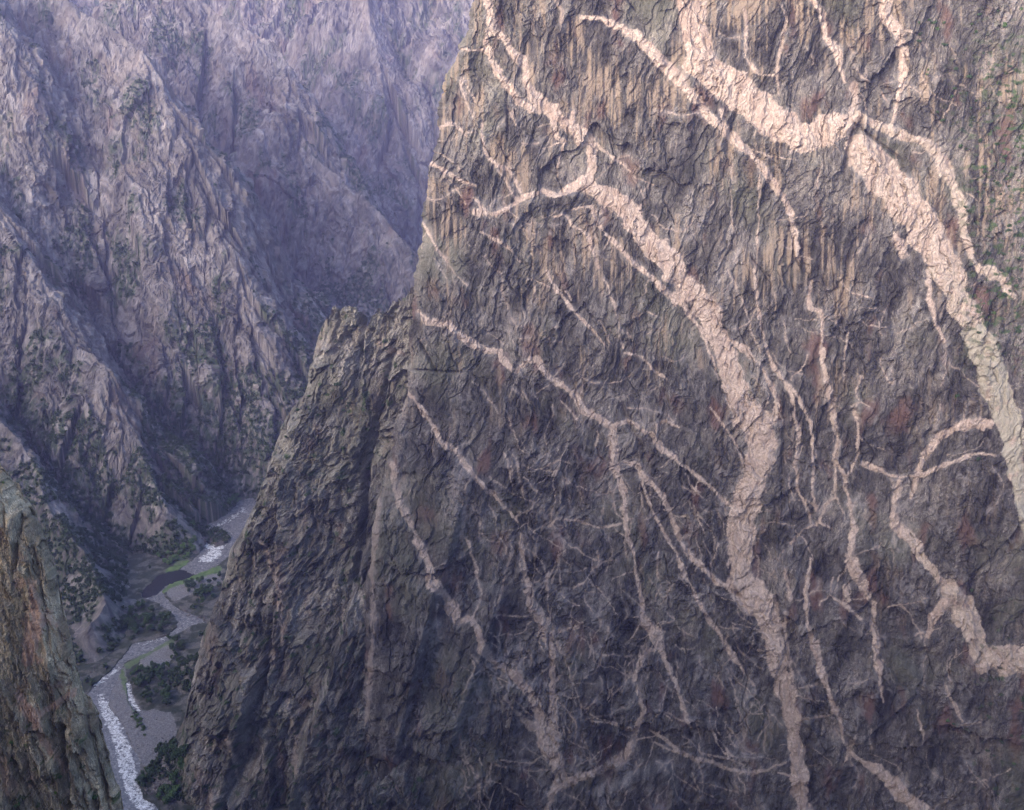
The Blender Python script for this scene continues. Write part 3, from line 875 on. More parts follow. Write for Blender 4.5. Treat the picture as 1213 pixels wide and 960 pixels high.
# ------------------------------------------------------------------ canyon spurs and valley floor (height field)
RIDGES = [   # label, flank steepness, points (px, py, distance)
    ('pale spur running from the top left corner down to the river bend', 1.95, [(-60, -120, 1990), (60, -10, 1900), (98, 18, 1880), (130, 30, 1860), (165, 62, 1830), (195, 108, 1800), (213, 150, 1775), (226, 195, 1750),
      (250, 250, 1720), (272, 295, 1695), (292, 350, 1665), (305, 400, 1640), (318, 450, 1610), (326, 490, 1585), (316, 535, 1560)]),
    ('long hazy spur with a bright rounded crest, behind the pale one', 1.9, [(180, -90, 2500), (240, 2, 2440), (288, 33, 2400), (320, 50, 2370), (335, 70, 2350), (342, 105, 2320), (352, 135, 2300), (364, 165, 2270),
      (380, 195, 2240), (405, 212, 2210), (440, 245, 2170), (480, 292, 2130), (540, 380, 2080), (580, 470, 2020)]),
    ('farthest wall of the canyon, faded to blue haze', 1.45, [(150, -110, 3450), (420, -90, 3300), (560, -80, 3250), (800, -70, 3250)]),
    ('hazy rib on the farthest wall of the canyon', 1.7, [(430, -40, 3050), (445, 60, 2950), (470, 150, 2850), (500, 240, 2760), (540, 330, 2680)]),
    ('sharp dark spur with a small pinnacle above the river', 2.15, [(90, 190, 1735), (118, 240, 1705), (140, 300, 1672), (151, 345, 1640), (166, 352, 1630), (177, 364, 1622), (184, 390, 1610), (195, 428, 1595), (213, 464, 1578), (231, 508, 1560),
      (247, 553, 1540), (256, 588, 1520)]),
    ('stepped dark spur dropping from the left edge to the brushy bank', 2.0, [(-40, 180, 1600), (0, 245, 1560), (30, 295, 1540), (53, 325, 1520), (68, 352, 1505), (80, 384, 1490), (88, 412, 1475), (110, 420, 1462), (123, 432, 1450), (134, 462, 1435),
      (148, 502, 1415), (162, 536, 1395), (178, 570, 1375), (196, 598, 1355)]),
    ('low brushy spur ending in a dark crag over the river', 1.8, [(-120, 330, 1420), (-40, 450, 1380), (20, 530, 1330), (50, 580, 1290), (80, 622, 1250), (104, 655, 1215), (118, 690, 1170), (118, 718, 1125), (108, 742, 1085)]),
    ('shaded spur cut by the left edge high up', 2.0, [(-120, -80, 1830), (-20, -20, 1790), (5, 20, 1770), (12, 60, 1750), (22, 98, 1735), (36, 132, 1720), (58, 175, 1705)]),
    ('unseen plateau edge added beyond the left side to shade the canyon', 1.9, [(-1500, 250, 0), (-1420, 1100, 0), (-1330, 1900, 0), (-1250, 2600, 0), (-1200, 3400, 0)]),  # out-of-view ridge added to keep low sun off the lower far slopes
    ('narrow rib between the pale spur and the pinnacled spur', 2.2, [(205, 330, 1690), (222, 372, 1665), (240, 420, 1640), (262, 470, 1612), (280, 520, 1585)]),
]
R3 = []
for lab, k, pts in RIDGES:
    R3.append((lab, k, np.array([at_depth(a, b, y) if y else (a, b, 770.0) for a, b, y in pts])))

RIVER = [(300, 590), (283, 593), (273, 606), (254, 618), (229, 627), (235, 637), (244, 645), (233, 660), (225, 666), (212, 675), (190, 681), (167, 702), (169, 708),
         (179, 712), (192, 718), (204, 727), (210, 735), (210, 743), (200, 752), (183, 758), (157, 763), (147, 777), (133, 793), (110, 813), (96, 835), (100, 870), (120, 910), (135, 945),
         (150, 975), (170, 1010), (205, 1010), (196, 975), (183, 953), (170, 947), (163, 927), (167, 903), (157, 887), (150, 867), (137, 847), (127, 836), (133, 818), (143, 798), (147, 786), (167, 777), (187, 767), (203, 757),
         (213, 750), (230, 741), (245, 737), (233, 730), (213, 723), (200, 713), (193, 702), (200, 693), (220, 687), (240, 678), (257, 671), (270, 660), (285, 645), (310, 615)]
CREEK = [(149, 809), (154, 806), (157, 818), (160, 833), (167, 842), (158, 843), (152, 830)]
GRAVEL = [(146, 784), (135, 815), (127, 836), (137, 847), (150, 867), (157, 887), (166, 903), (172, 912), (185, 900), (203, 884), (210, 865), (203, 845), (185, 842), (168, 842), (152, 812), (150, 800)]
GRAVEL2 = [(168, 775), (188, 765), (205, 757), (208, 775), (198, 790), (180, 795), (165, 790)]
BAR3 = [(196, 700), (202, 693), (222, 688), (245, 678), (262, 676), (262, 692), (235, 700), (212, 712), (203, 712)]


def in_poly(px, py, poly):
    r = np.zeros(px.shape, bool)
    n = len(poly)
    for i in range(n):
        x0, y0 = poly[i]; x1, y1 = poly[(i + 1) % n]
        c = ((y0 > py) != (y1 > py)) & (px < (x1 - x0) * (py - y0) / (y1 - y0 + 1e-9) + x0)
        r ^= c
    return r


def tents(x, y):
    """height and owner over the plan: steep-sided ridges, max of all"""
    wx = 10 * fbm(x / 85, y / 85, 201, 4); wy = 10 * fbm(x / 85, y / 85, 202, 4)
    X_, Y_ = x + wx, y + wy
    best = np.full(x.shape, -60, f32); own = np.full(x.shape, -1, np.int16); arc = np.zeros(x.shape, f32); dst = np.zeros(x.shape, f32)
    for ri, (lab, k, p) in enumerate(R3):
        lim = (p[:, 2].max() + 60) / k
        m = (X_ > p[:, 0].min() - lim) & (X_ < p[:, 0].max() + lim) & (Y_ > p[:, 1].min() - lim) & (Y_ < p[:, 1].max() + lim)
        ii = np.nonzero(m.ravel())[0]
        if len(ii) == 0: continue
        xx, yy = X_.ravel()[ii], Y_.ravel()[ii]
        hb = np.full(xx.shape, -1e9, f32); ab = np.zeros(xx.shape, f32); db = np.zeros(xx.shape, f32)
        s0 = 0.0
        for a, b in zip(p[:-1], p[1:]):
            e = b - a
            L = math.hypot(e[0], e[1])
            t = np.clip(((xx - a[0]) * e[0] + (yy - a[1]) * e[1]) / (L * L), 0, 1)
            dd = np.hypot(xx - a[0] - t * e[0], yy - a[1] - t * e[1])
            s = s0 + t * L
            kv = k * (1 + 0.22 * perlin(xx / 130, yy / 130, 210 + ri))
            h = a[2] + t * e[2] - kv * dd
            mm = h > hb
            hb = np.where(mm, h, hb); ab = np.where(mm, s, ab); db = np.where(mm, dd, db)
            s0 += L
        # ribs and chutes that run down the flanks
        rib = ridged(ab / 130 + db / 300, db / 600, 230 + ri, 3) * np.minimum(db, 110) * 0.40
        rib += ridged(ab / 45, db / 260, 260 + ri, 2) * np.minimum(db, 50) * 0.16
        hb = hb + rib
        bb = best.ravel(); oo = own.ravel(); aa = arc.ravel(); ds = dst.ravel()
        mm = hb > bb[ii]
        j = ii[mm]
        bb[j] = hb[mm]; oo[j] = ri; aa[j] = ab[mm]; ds[j] = db[mm]
        best, own, arc, dst = bb.reshape(x.shape), oo.reshape(x.shape), aa.reshape(x.shape), ds.reshape(x.shape)
    return best, own, arc, dst


az = np.radians(arc_axis([(-75, -44, 1.5), (-44, -26, 0.6), (-26, 1.5, 0.048), (1.5, 40, 1.5)]))
rr = arc_axis([(560, 760, 6), (760, 1000, 1.3), (1000, 1800, 0.75), (1800, 2700, 1.4), (2700, 3500, 2.6), (3500, 4300, 40)])
A_, R_ = np.meshgrid(az, rr)
X = (R_ * np.sin(A_)).astype(f32); Y = (R_ * np.cos(A_)).astype(f32)
H, OWN, ARC, DST = tents(X, Y)
xf, yf = X.ravel(), Y.ravel()
h = H.ravel(); own = OWN.ravel()
h = np.where(h < 50, 50 * np.clip((h + 22) / 72, 0, 1) ** 1.4, h)      # brushy talus aprons at the foot of every spur
steep = smooth(2, 60, h) * 0.85 + 0.15 * smooth(0, 6, h)
w1 = fbm(xf / 30, yf / 30, 211, 3) * 6; w2 = fbm(xf / 30, yf / 30, 212, 3) * 6
U, V_ = xf + 0.6 * yf + w1 * 1.5, h / 1.25 + w2 * 2.0
far = 1 + 0.5 * smooth(1800, 2800, R_.ravel())
rel = 7 * facet(U / 75, V_ / 80, 213, 1.0, 0.2) + 3.5 * facet(U / 32, V_ / 34, 214, 1.0, 0.3) + 2.3 * facet(U / 13, V_ / 14, 215, 1.0, 0.5)
rel += 1.7 * facet(U / 6 / far, V_ / 7 / far, 216, 0.9, 0.5) + 1.1 * facet(U / 3.0 / far, V_ / 3.2 / far, 217, 0.9, 0.6) + 3 * ridged(U / 38, V_ / 60, 218, 4) + 2.5 * fbm(U / 14, V_ / 18, 219, 4, 0.6)
H2 = h.reshape(R_.shape)
hr = np.gradient(H2, axis=0) / np.gradient(R_, axis=0); ha = np.gradient(H2, axis=1) / (np.gradient(A_, axis=1) * R_)
def soft(Q):
    for _ in range(3):
        Q = (Q + np.roll(Q, 4, 0) + np.roll(Q, -4, 0) + np.roll(Q, 3, 1) + np.roll(Q, -3, 1)) / 5
    return Q
hr, ha = np.clip(soft(hr), -3, 3).ravel(), np.clip(soft(ha), -3, 3).ravel()
sA, cA = np.sin(A_).ravel(), np.cos(A_).ravel()
gx, gy = hr * sA + ha * cA, hr * cA - ha * sA
nn = 1 / np.sqrt(1 + gx * gx + gy * gy)
relscale = np.clip(h / 60, 0, 1) * 0.85 + 0.15
rel = rel * relscale * steep * (0.5 + 0.5 * smooth(0, 45, DST.ravel()))
hh = h + rel * nn
xo, yo = -gx * nn * rel, -gy * nn * rel
px0, py0, _ = project(xf, yf, np.zeros_like(xf))
jx = px0 + 1.3 * fbm(xf / 9, yf / 9, 221, 3); jy = py0 + 1.0 * fbm(xf / 9, yf / 9, 222, 3)
isle = in_poly(jx, jy, [(230, 632), (248, 626), (268, 630), (274, 640), (260, 648), (244, 643)])
riv = (in_poly(jx, jy, RIVER) & ~isle) | in_poly(jx, jy, CREEK)
# talus fan at the buttress foot
fan = np.full(xf.shape, -50, f32)
for fpx, fpy, fox, fh, fk in ((235, 905, 0, 26, 0.62), (258, 742, 12, 16, 0.7), (213, 800, 16, 18, 0.7), (280, 690, 8, 18, 0.7)):
    fx, fy, _ = at_height(fpx, fpy); fx += fox
    fan = np.maximum(fan, fh - fk * np.hypot(xf - fx, (yf - fy) * 0.7) + 2 * fbm(xf / 12, yf / 12, 223, 3))
flo = 0.9 + 0.6 * fbm(xf / 20, yf / 20, 224, 3) + 0.35 * facet(xf / 4, yf / 4, 225, 0.8, 0.6)
flo = np.maximum(flo, 0.25) + isle * (0.9 + 1.0 * facet(xf / 3, yf / 3, 258, 0.8, 0.8))
base = np.where(riv, -1.3, flo)
hh = np.where(riv & (hh < 60), -1.3, hh)
ftal = (fan > base) & ~riv
base = np.where(ftal, fan + 0.8 * facet(xf / 3, yf / 3, 226, 0.8, 0.6), base)
isf = (hh < base) | ((h < 1.5) & ~riv & (hh < 8))
hz = np.where(isf, base, hh)
own = np.where(isf, -1, own)
onh = (~isf) & ~riv
P = np.stack([xf + xo * onh, yf + yo * onh, hz], -1).astype(f32)
px, py, dep = project(P[:, 0], P[:, 1], P[:, 2])
# plant cover gathers low down, in chutes and on gentler ground
G = hz.reshape(R_.shape)
gr = np.abs(np.gradient(G, axis=0)) / np.maximum(np.gradient(R_, axis=0), 0.1)
gul = fbm(xf / 60, yf / 60, 241, 4) + 0.4 * fbm(xf / 12, yf / 12, 242, 3)
veg = smooth(0.1, 0.65, gul + 1.0 * smooth(260, 40, hz) - 0.1 + 0.4 * smooth(15, 80, DST.ravel()) - 0.18) * 0.85
veg *= smooth(-0.3, 0.3, fbm(xf / 5, yf / 5, 243, 3) + 0.12)
vx = fbm(xf / 25, yf / 25, 244, 4)
vm = smooth(0.03, 0.0, np.abs(fbm(xf / 120, yf / 120, 245, 4))) * smooth(0.2, 0.5, fbm(xf / 80, yf / 80, 246, 2)) * 0.6
buff = smooth(0.25, 0.8, fbm(xf / 45, yf / 45, 247, 4) + 0.25 * smooth(250, 600, hz)) * 0.35 * smooth(60, 300, hz)
film = smooth(0.4, 0.8, vx) * 0.25
tone = np.clip(0.5 + 0.22 * fbm(xf / 50, yf / 50, 248, 3) + 0.2 * fbm(U / 8, V_ / 8, 249, 3) + 0.14 * facet(U / 9, V_ / 9, 255, 0.0, 1.0) + 0.12 * facet(U / 4, V_ / 4, 256, 0.0, 1.0), 0, 1)
masks = np.stack([vm, buff, film, veg], -1)
tones = np.stack([tone, smooth(0.4, 0.9, fbm(xf / 60, yf / 60, 250, 3)) * 0.35 * smooth(60, 260, hz), np.zeros_like(tone), np.zeros_like(tone)], -1)
# floor masks: gravel, talus, grass, soil under trees
gv = in_poly(jx, jy, GRAVEL) | in_poly(jx, jy, GRAVEL2) | in_poly(jx, jy, BAR3)
GRASS = [([(192, 703, 2.5), (198, 696, 3), (218, 688, 3.5), (240, 680, 4), (258, 675, 4)], 1.0), ([(197, 678, 2), (207, 674, 3.5), (222, 667, 3.5)], 1.0), ([(265, 602, 3), (276, 596, 4), (283, 590, 3)], 1.0),
         ([(144, 795, 3), (146, 806, 3.5), (152, 825, 2.5), (158, 842, 2)], 0.8), ([(150, 790, 3), (185, 768, 2.5), (203, 760, 3)], 0.7), ([(232, 640, 4), (225, 655, 5), (210, 668, 4)], 0.6)]
RG = raster([(i, p, s) for i, (p, s) in enumerate(GRASS)])
gs = smooth(-0.8, 0.8, sample(RG[0], jx, jy) + 0.8 * fbm(xf / 5, yf / 5, 251, 2)) * sample(RG[1], jx, jy) * (hz < 12)
soil = smooth(-0.45, 0.2, fbm(xf / 14, yf / 14, 252, 3)) * (~gv) * (gs < 0.3) * (1 - 0.7 * ftal)
fmask = np.stack([gv.astype(f32), np.maximum(ftal * smooth(880, 895, jy), isle * 0.6), gs, soil * 0.85], -1)
fmask[:, 0][riv] = 1
F = grid_faces(len(rr), len(az))
fo = own[F]
fo0 = np.median(fo, axis=1).astype(np.int16)
for ri in range(-1, len(R3)):
    sel = fo0 == ri
    if not sel.any(): continue
    if ri < 0:
        vv = sub_mesh(P, F, sel, fmask)
        tag(mesh_obj('valley_floor', vv[0], vv[1], M_FLOOR, vv[2]), 'gravelly floor of the canyon beside the river', 'ground', None, 'structure')
    else:
        vv = sub_mesh(P, F, sel, masks, tones)
        tag(mesh_obj('hill_spur', vv[0], vv[1], M_SPUR, vv[2], None, False, vv[3]), R3[ri][0], 'hill', 'spurs of the far canyon side', 'structure')
TERR_P = P; TERR_H = hz; TERR_FLOOR = isf

# river surface: a sheet a little wider than its bed
selv = np.zeros(len(P), bool); selv[riv] = True
m2 = selv.reshape(R_.shape)
for _ in range(3):
    n2 = m2.copy(); n2[1:] |= m2[:-1]; n2[:-1] |= m2[1:]; n2[:, 1:] |= m2[:, :-1]; n2[:, :-1] |= m2[:, 1:]; m2 = n2
wv = m2.ravel()
sel = wv[F].all(1)
WP = P.copy(); WP[:, 2] = 0.04 + 0.10 * fbm(xf / 5, yf / 5, 253, 3) + 0.06 * fbm(xf / 1.8, yf / 1.8, 254, 2)
FOAM_SHEEN = [([(112, 812, 2.5), (128, 800, 2), (140, 792, 2)], 0.95), ([(118, 826, 3), (128, 845, 7), (138, 868, 8), (146, 890, 9), (152, 915, 9), (156, 935, 8), (172, 955, 9), (185, 975, 8)], 1.0),
        ([(165, 763, 2.0), (190, 757, 2.5), (208, 752, 2)], 0.75), ([(205, 728, 2.5), (222, 738, 3), (240, 737, 3)], 0.6), ([(244, 645, 3), (252, 651, 4), (258, 655, 4), (250, 662, 4), (238, 663, 2.5), (262, 648, 3)], 1.0),  # first streak here paints the sky's reflection on a smooth reach
        ([(236, 634, 1.2), (255, 623, 1.6), (275, 614, 2), (290, 602, 2)], 0.85), ([(150, 812, 3), (156, 828, 3), (163, 841, 2.5)], 1.0), ([(182, 714, 1.5), (196, 720, 2)], 0.6)]
RFm = raster([(i, p, s) for i, (p, s) in enumerate(FOAM_SHEEN)])
fo_ = smooth(-3.5, 2.5, sample(RFm[0], jx, jy) + 2.2 * fbm(xf / 5, yf / 5, 257, 4) + 1.0) * sample(RFm[1], jx, jy)
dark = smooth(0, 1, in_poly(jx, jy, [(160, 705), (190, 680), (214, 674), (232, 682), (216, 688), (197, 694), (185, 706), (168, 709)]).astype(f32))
vv = sub_mesh(WP, F, sel, np.stack([fo_, dark, fo_ * 0, fo_ * 0], -1).astype(f32))
tag(mesh_obj('river', vv[0], vv[1], M_WATER, vv[2], None, True), 'pale river winding through the canyon with white rapids', 'river', None, 'structure')

# ------------------------------------------------------------------ rim the photographer stands on, and the canyon side below it
xa_ = arc_axis([(-2600, 2600, 40)]); pr = np.array([(0, 80), (120, 62), (300, 40), (470, 18), (585, 3), (598.2, 1.2), (598.3, -6), (603, -60), (615, -400), (640, -2400)], f32)
prz = []; pry = []
for (z0, y0), (z1_, y1_) in zip(pr[:-1], pr[1:]):
    for s in np.linspace(0, 1, 12, endpoint=False): prz.append(z0 + (z1_ - z0) * s); pry.append(y0 + (y1_ - y0) * s)
prz = np.array(prz + [640]); pry = np.array(pry + [-2400])
XX, ZZ = np.meshgrid(xa_, prz); _, YY = np.meshgrid(xa_, pry)
off = 0.03 * np.abs(XX) * 0 + np.where(XX < -60, np.minimum((-60 - XX) * 0.9, 150), 0)
nse = fbm(XX / 90, ZZ / 120, 601, 4) * 14 * smooth(20, 120, np.abs(XX)) * smooth(604, 560, ZZ)
P = np.stack([XX, YY + off + nse - 6 * smooth(20, 120, np.abs(XX)), ZZ], -1).reshape(-1, 3)
mk = np.zeros((len(P), 4), f32); tn = np.zeros((len(P), 4), f32); tn[:, 0] = 0.5; mk[:, 3] = (P[:, 2] > 599) * 0.4
o = mesh_obj('rim_terrain', P, grid_faces(len(prz), len(xa_)), M_SPUR, mk, None, False, tn)
tag(o, 'brushy canyon rim under the viewpoint', 'terrain', None, 'structure')

# ------------------------------------------------------------------ plants and boulders
def depth_index(*sets):
    """first surface met along each line of sight over a coarse picture grid, to stand things on the ground"""
    best = {}
    W_, H_ = 1213, 1000
    Db = np.full(W_ * H_, 1e9, f32); Ib = np.full(W_ * H_, -1, np.int64); off = 0
    allp = np.concatenate(sets)
    px, py, dp = project(allp[:, 0], allp[:, 1], allp[:, 2])
    ok = (px >= 0) & (px < W_) & (py >= 0) & (py < H_)
    idx = np.nonzero(ok)[0]
    key = py[idx].astype(np.int64) * W_ + px[idx].astype(np.int64)
    order = np.lexsort((dp[idx], key))
    k2 = key[order]
    first = np.concatenate([[True], k2[1:] != k2[:-1]])
    Ib[k2[first]] = idx[order][first]
    return allp, Ib.reshape(H_, W_)


ALLP, IDX = depth_index(WALL_P, BUTT_P, NEAR_P, TERR_P)
N_W, N_B, N_L = len(WALL_P), len(BUTT_P), len(NEAR_P)


def stand(px, py):
    i = IDX[int(np.clip(py, 0, 999)), int(np.clip(px, 0, 1212))]
    if i < 0: return None, None
    who = 'wall' if i < N_W else 'butt' if i < N_W + N_B else 'near' if i < N_W + N_B + N_L else 'terr'
    return ALLP[i], who


def leaf_cloud(n, r, h, seed, leaf, squash=1.0):
    g = np.random.default_rng(seed)
    # several lobes with gaps
    k = 7
    lc = np.stack([g.normal(0, r * 0.45, k), g.normal(0, r * 0.45, k), h * (0.35 + 0.5 * g.random(k))], -1)
    lr = r * (0.38 + 0.3 * g.random(k))
    V, Fc = [], []
    for i in range(n):
        j = g.integers(k)
        d = g.normal(size=3); d /= np.linalg.norm(d)
        c = lc[j] + d * lr[j] * (0.6 + 0.45 * g.random()) * np.array([1, 1, 0.85 * squash])
        if c[2] < 0.05 * h: c[2] = 0.05 * h
        a = g.normal(size=3); a /= np.linalg.norm(a); b = np.cross(a, d + 0.01); b /= np.linalg.norm(b) + 1e-6
        s = leaf * (0.6 + 0.8 * g.random())
        q = len(V)
        V += [c - a * s - b * s * 0.6, c + a * s - b * s * 0.5, c + a * s * 0.7 + b * s * 0.7, c - a * s * 0.6 + b * s]
        Fc.append((q, q + 1, q + 2, q + 3))
    return np.array(V), np.array(Fc)


def trunk_mesh(h, r, seed):
    g = np.random.default_rng(seed)
    V, Fc = [], []
    def limb(p, d, L, r0):
        rings = []
        for k in range(4):
            t = k / 3
            c = p + d * L * t + np.array([g.normal(0, 0.03), g.normal(0, 0.03), 0]) * L
            rad = r0 * (1 - 0.75 * t)
            rings.append([c + rad * np.array([math.cos(a), math.sin(a), 0]) for a in np.linspace(0, 2 * np.pi, 6)[:-1]])
        q = len(V)
        for rg in rings: V.extend(rg)
        for k in range(3):
            for s in range(5):
                Fc.append((q + k * 5 + s, q + k * 5 + (s + 1) % 5, q + k * 5 + 5 + (s + 1) % 5, q + k * 5 + 5 + s))
    limb(np.zeros(3) - np.array([0, 0, 0.3]), np.array([0.05, 0, 1.0]), h * 0.7, r)
    for k in range(4):
        a = k * 1.6 + g.random()
        limb(np.array([0, 0, h * (0.2 + 0.1 * k)]), np.array([math.cos(a) * 0.6, math.sin(a) * 0.6, 0.7]), h * 0.35, r * 0.5)
    return np.array(V), np.array(Fc)


def raw_mesh(name, V, F, mat):
    o = mesh_obj(name, V, F, mat)
    me = o.data
    bpy.data.objects.remove(o)
    return me


PROTO = {}
for nm, mat, r, h, leaf, n in (('dark', M_DARKLEAF, 2.6, 6.0, 0.42, 420), ('green', M_LEAF, 2.4, 5.6, 0.42, 420), ('bush', M_LEAF, 1.6, 2.2, 0.3, 260), ('scrub', M_DARKLEAF, 1.7, 2.4, 0.34, 240), ('lime', M_LIME, 0.7, 1.3, 0.12, 320), ('nearbush', M_LEAF, 0.9, 1.5, 0.14, 360)):
    PROTO[nm] = [(raw_mesh('crown', *leaf_cloud(n, r, h, 40 + k * 7 + len(nm), leaf), mat), raw_mesh('trunk', *trunk_mesh(h, 0.05 * h * 0.6, k), M_BARK)) for k in range(4)]


def plant(name, kind, p, s, label, cat, group, parts=True):
    r = bpy.data.objects.new(name, None); COL.objects.link(r)
    r.location = (float(p[0]), float(p[1]), float(p[2]) - 0.2)
    r.rotation_euler = (0, 0, random.uniform(0, 6.28)); r.scale = (s, s, s * random.uniform(0.85, 1.15))
    tag(r, label, cat, group)
    cr, tr = random.choice(PROTO[kind])
    for nm, me in (('crown', cr), ('trunk', tr)):
        c = bpy.data.objects.new(nm, me); COL.objects.link(c); c.parent = r
    return r


CLUMPS = [  # kind, count, polygon px, size, name, label, group
    ('dark', 34, [(217, 692), (240, 686), (262, 682), (258, 706), (240, 718), (222, 708)], 0.95, 'riverside_tree', 'dark green tree in the grove on the far right bank, under the buttress', 'grove on the far right bank'),
    ('dark', 40, [(152, 718), (172, 716), (200, 732), (206, 742), (190, 750), (160, 752), (150, 740)], 1.0, 'riverside_tree', 'dark green tree on the wooded point inside the river bend', 'trees on the wooded point'),
    ('dark', 30, [(160, 806), (185, 792), (200, 800), (198, 838), (175, 838), (163, 825)], 1.0, 'riverside_tree', 'dark green tree between the gravel bar and the buttress foot', 'grove beside the gravel bar'),
    ('green', 16, [(148, 800), (165, 790), (190, 782), (203, 760), (212, 762), (200, 800), (170, 806)], 0.7, 'riverside_tree', 'brighter green tree along the edge of the grey bar', 'brighter trees along the bar'),
    ('bush', 22, [(152, 842), (166, 848), (176, 862), (172, 872), (160, 860)], 0.7, 'gravel_bush', 'low bush growing on the middle of the gravel bar', 'bushes on the gravel bar'),
    ('dark', 14, [(196, 756), (214, 752), (222, 775), (212, 800), (200, 790)], 0.9, 'riverside_tree', 'dark tree climbing the foot of the buttress above the gravel bar', 'trees at the buttress foot'),
    ('dark', 16, [(186, 892), (205, 884), (222, 890), (218, 902), (195, 908)], 1.0, 'riverside_tree', 'dark green tree above the pale boulder slope at the lower end of the bar', 'trees above the boulder slope'),
    ('dark', 12, [(162, 928), (172, 912), (186, 905), (184, 918), (172, 934)], 0.85, 'riverside_tree', 'dark tree between the whitewater and the boulder slope', 'trees by the whitewater'),
    ('green', 16, [(180, 940), (205, 925), (214, 905), (222, 915), (205, 948), (190, 962)], 1.0, 'riverside_tree', 'green tree in the strip crossing the boulder slope at the bottom', 'trees across the boulder slope'),
    ('green', 24, [(236, 642), (228, 640), (208, 650), (188, 660), (195, 672), (222, 662), (236, 652)], 0.9, 'riverside_tree', 'green tree on the left bank by the upper rapids', 'trees by the upper rapids'),
    ('green', 14, [(258, 604), (280, 588), (283, 596), (270, 606), (240, 622), (222, 626)], 0.9, 'riverside_tree', 'small green tree along the farthest visible bank', 'trees along the farthest bank'),
]
for kind, n, poly, s, name, lab, grp in CLUMPS:
    xs_ = [q[0] for q in poly]; ys_ = [q[1] for q in poly]
    k = 0; tries = 0
    while k < n and tries < 4000:
        tries += 1
        a, b = random.uniform(min(xs_), max(xs_)), random.uniform(min(ys_), max(ys_))
        if not in_poly(np.array([a]), np.array([b]), poly)[0]: continue
        p, who = stand(a, b)
        if p is None or p[2] < 0.1: continue
        plant(name, kind, p, s * random.uniform(0.95, 1.65), lab, 'tree', grp)
        k += 1

WB = [(1185, 210), (1192, 128), (1207, 128), (1160, 168), (1178, 182), (1190, 186), (1165, 205), (1150, 150), (1206, 175), (1187, 302), (1190, 262), (1170, 300), (1176, 372), (1200, 366), (1165, 360),
      (1190, 30), (1187, 20), (1204, 100), (1138, 132), (1150, 128), (1170, 128), (1122, 150), (1148, 92), (1110, 36), (1088, 28), (1158, 395), (1198, 390), (1158, 545), (1150, 700), (1122, 855), (1176, 895), (1200, 905), (1168, 890), (1185, 880), (1205, 935), (1128, 858), (1133, 470), (1208, 320), (1203, 340)]
rs = random.Random(21)
while len(WB) < 110:
    a, b = rs.uniform(1075, 1212), rs.uniform(10, 440)
    if b < 30 + (a - 1075) * 3.2 and math.hypot(a - 1100 - (b - 180) * 0.35, 0) > 14: WB.append((a, b))
for a, b in WB:
    p, who = stand(a, b)
    if p is None: continue
    up = b < 480
    plant('ledge_shrub', random.choice(('scrub', 'bush', 'scrub')), (p[0], p[1] - 0.3, p[2]), random.uniform(0.5, 1.15),
          'small green shrub on the ledges right of the widest pale vein' if up else 'small green shrub low on the right part of the painted cliff', 'shrub',
          'shrubs on the upper right ledges' if up else 'shrubs low on the right side')
BB = [(346, 492), (352, 487), (366, 470), (412, 478), (385, 576), (372, 580), (455, 440), (440, 470), (236, 865), (230, 925), (226, 935), (224, 945), (395, 870), (400, 876), (376, 872), (258, 905)]
while len(BB) < 60:
    a, b = rs.uniform(250, 480), rs.uniform(365, 930)
    if in_poly(np.array([a]), np.array([b]), [(345, 480), (384, 385), (440, 390), (480, 430), (440, 560), (420, 760), (330, 900), (250, 880), (290, 700)])[0] and stand(a, b)[1] == 'butt': BB.append((a, b))
for a, b in BB:
    p, who = stand(a, b)
    if p is None: continue
    plant('ledge_shrub', 'scrub', (p[0], p[1] - 0.3, p[2]), random.uniform(0.45, 1.0), 'small dark shrub on a ledge of the pinnacled buttress', 'shrub', 'shrubs on the buttress')
NB = [('lime', 66, 940, 1.0, 'bright lime green bush low on the near cliff'), ('nearbush', 71, 921, 0.85, 'mid green bush just above the lime one on the near cliff'), ('nearbush', 113, 946, 1.1, 'dark green bush at the right foot of the near cliff'),
      ('nearbush', 15, 880, 0.9, 'dark green bush near the left edge of the near cliff'), ('nearbush', 2, 832, 0.8, 'dark bush cut by the left edge of the picture'), ('nearbush', 20, 955, 0.9, 'green bush in the bottom left corner'),
      ('nearbush', 158, 952, 1.2, 'green bush leaning over the whitewater at the cliff edge'), ('nearbush', 4, 572, 0.6, 'green tuft on the crest of the near cliff')]
for kind, a, b, s, lab in NB:
    p, who = stand(a, b)
    if p is None: continue
    plant('cliff_bush', kind, (p[0], p[1] - 0.2, p[2]), s, lab, 'bush', None)


def boulder_mesh(seed):
    import bmesh
    bm = bmesh.new()
    bmesh.ops.create_icosphere(bm, subdivisions=2, radius=1.0)
    g = np.random.default_rng(seed)
    pl = g.normal(size=(9, 3)); pl /= np.linalg.norm(pl, axis=1)[:, None]; of = 0.6 + 0.3 * g.random(9)
    for v in bm.verts:
        c = np.array(v.co)
        for n_, o_ in zip(pl, of):
            e = c @ n_ - o_
            if e > 0: c = c - n_ * e
        v.co = c * np.array([1.2, 0.9, 0.7])
    me = bpy.data.meshes.new('boulder'); bm.to_mesh(me); bm.free(); me.shade_flat(); me.materials.append(M_STONE)
    return me


BM = [boulder_mesh(k) for k in range(6)]


def boulder(p, s, label, group):
    o = bpy.data.objects.new('boulder', random.choice(BM)); COL.objects.link(o)
    o.location = (float(p[0]), float(p[1]), float(p[2]) + 0.1 * s); o.scale = (s, s, s)
    o.rotation_euler = (random.uniform(-.4, .4), random.uniform(-.4, .4), random.uniform(0, 6.28))
    tag(o, label, 'boulder', group)


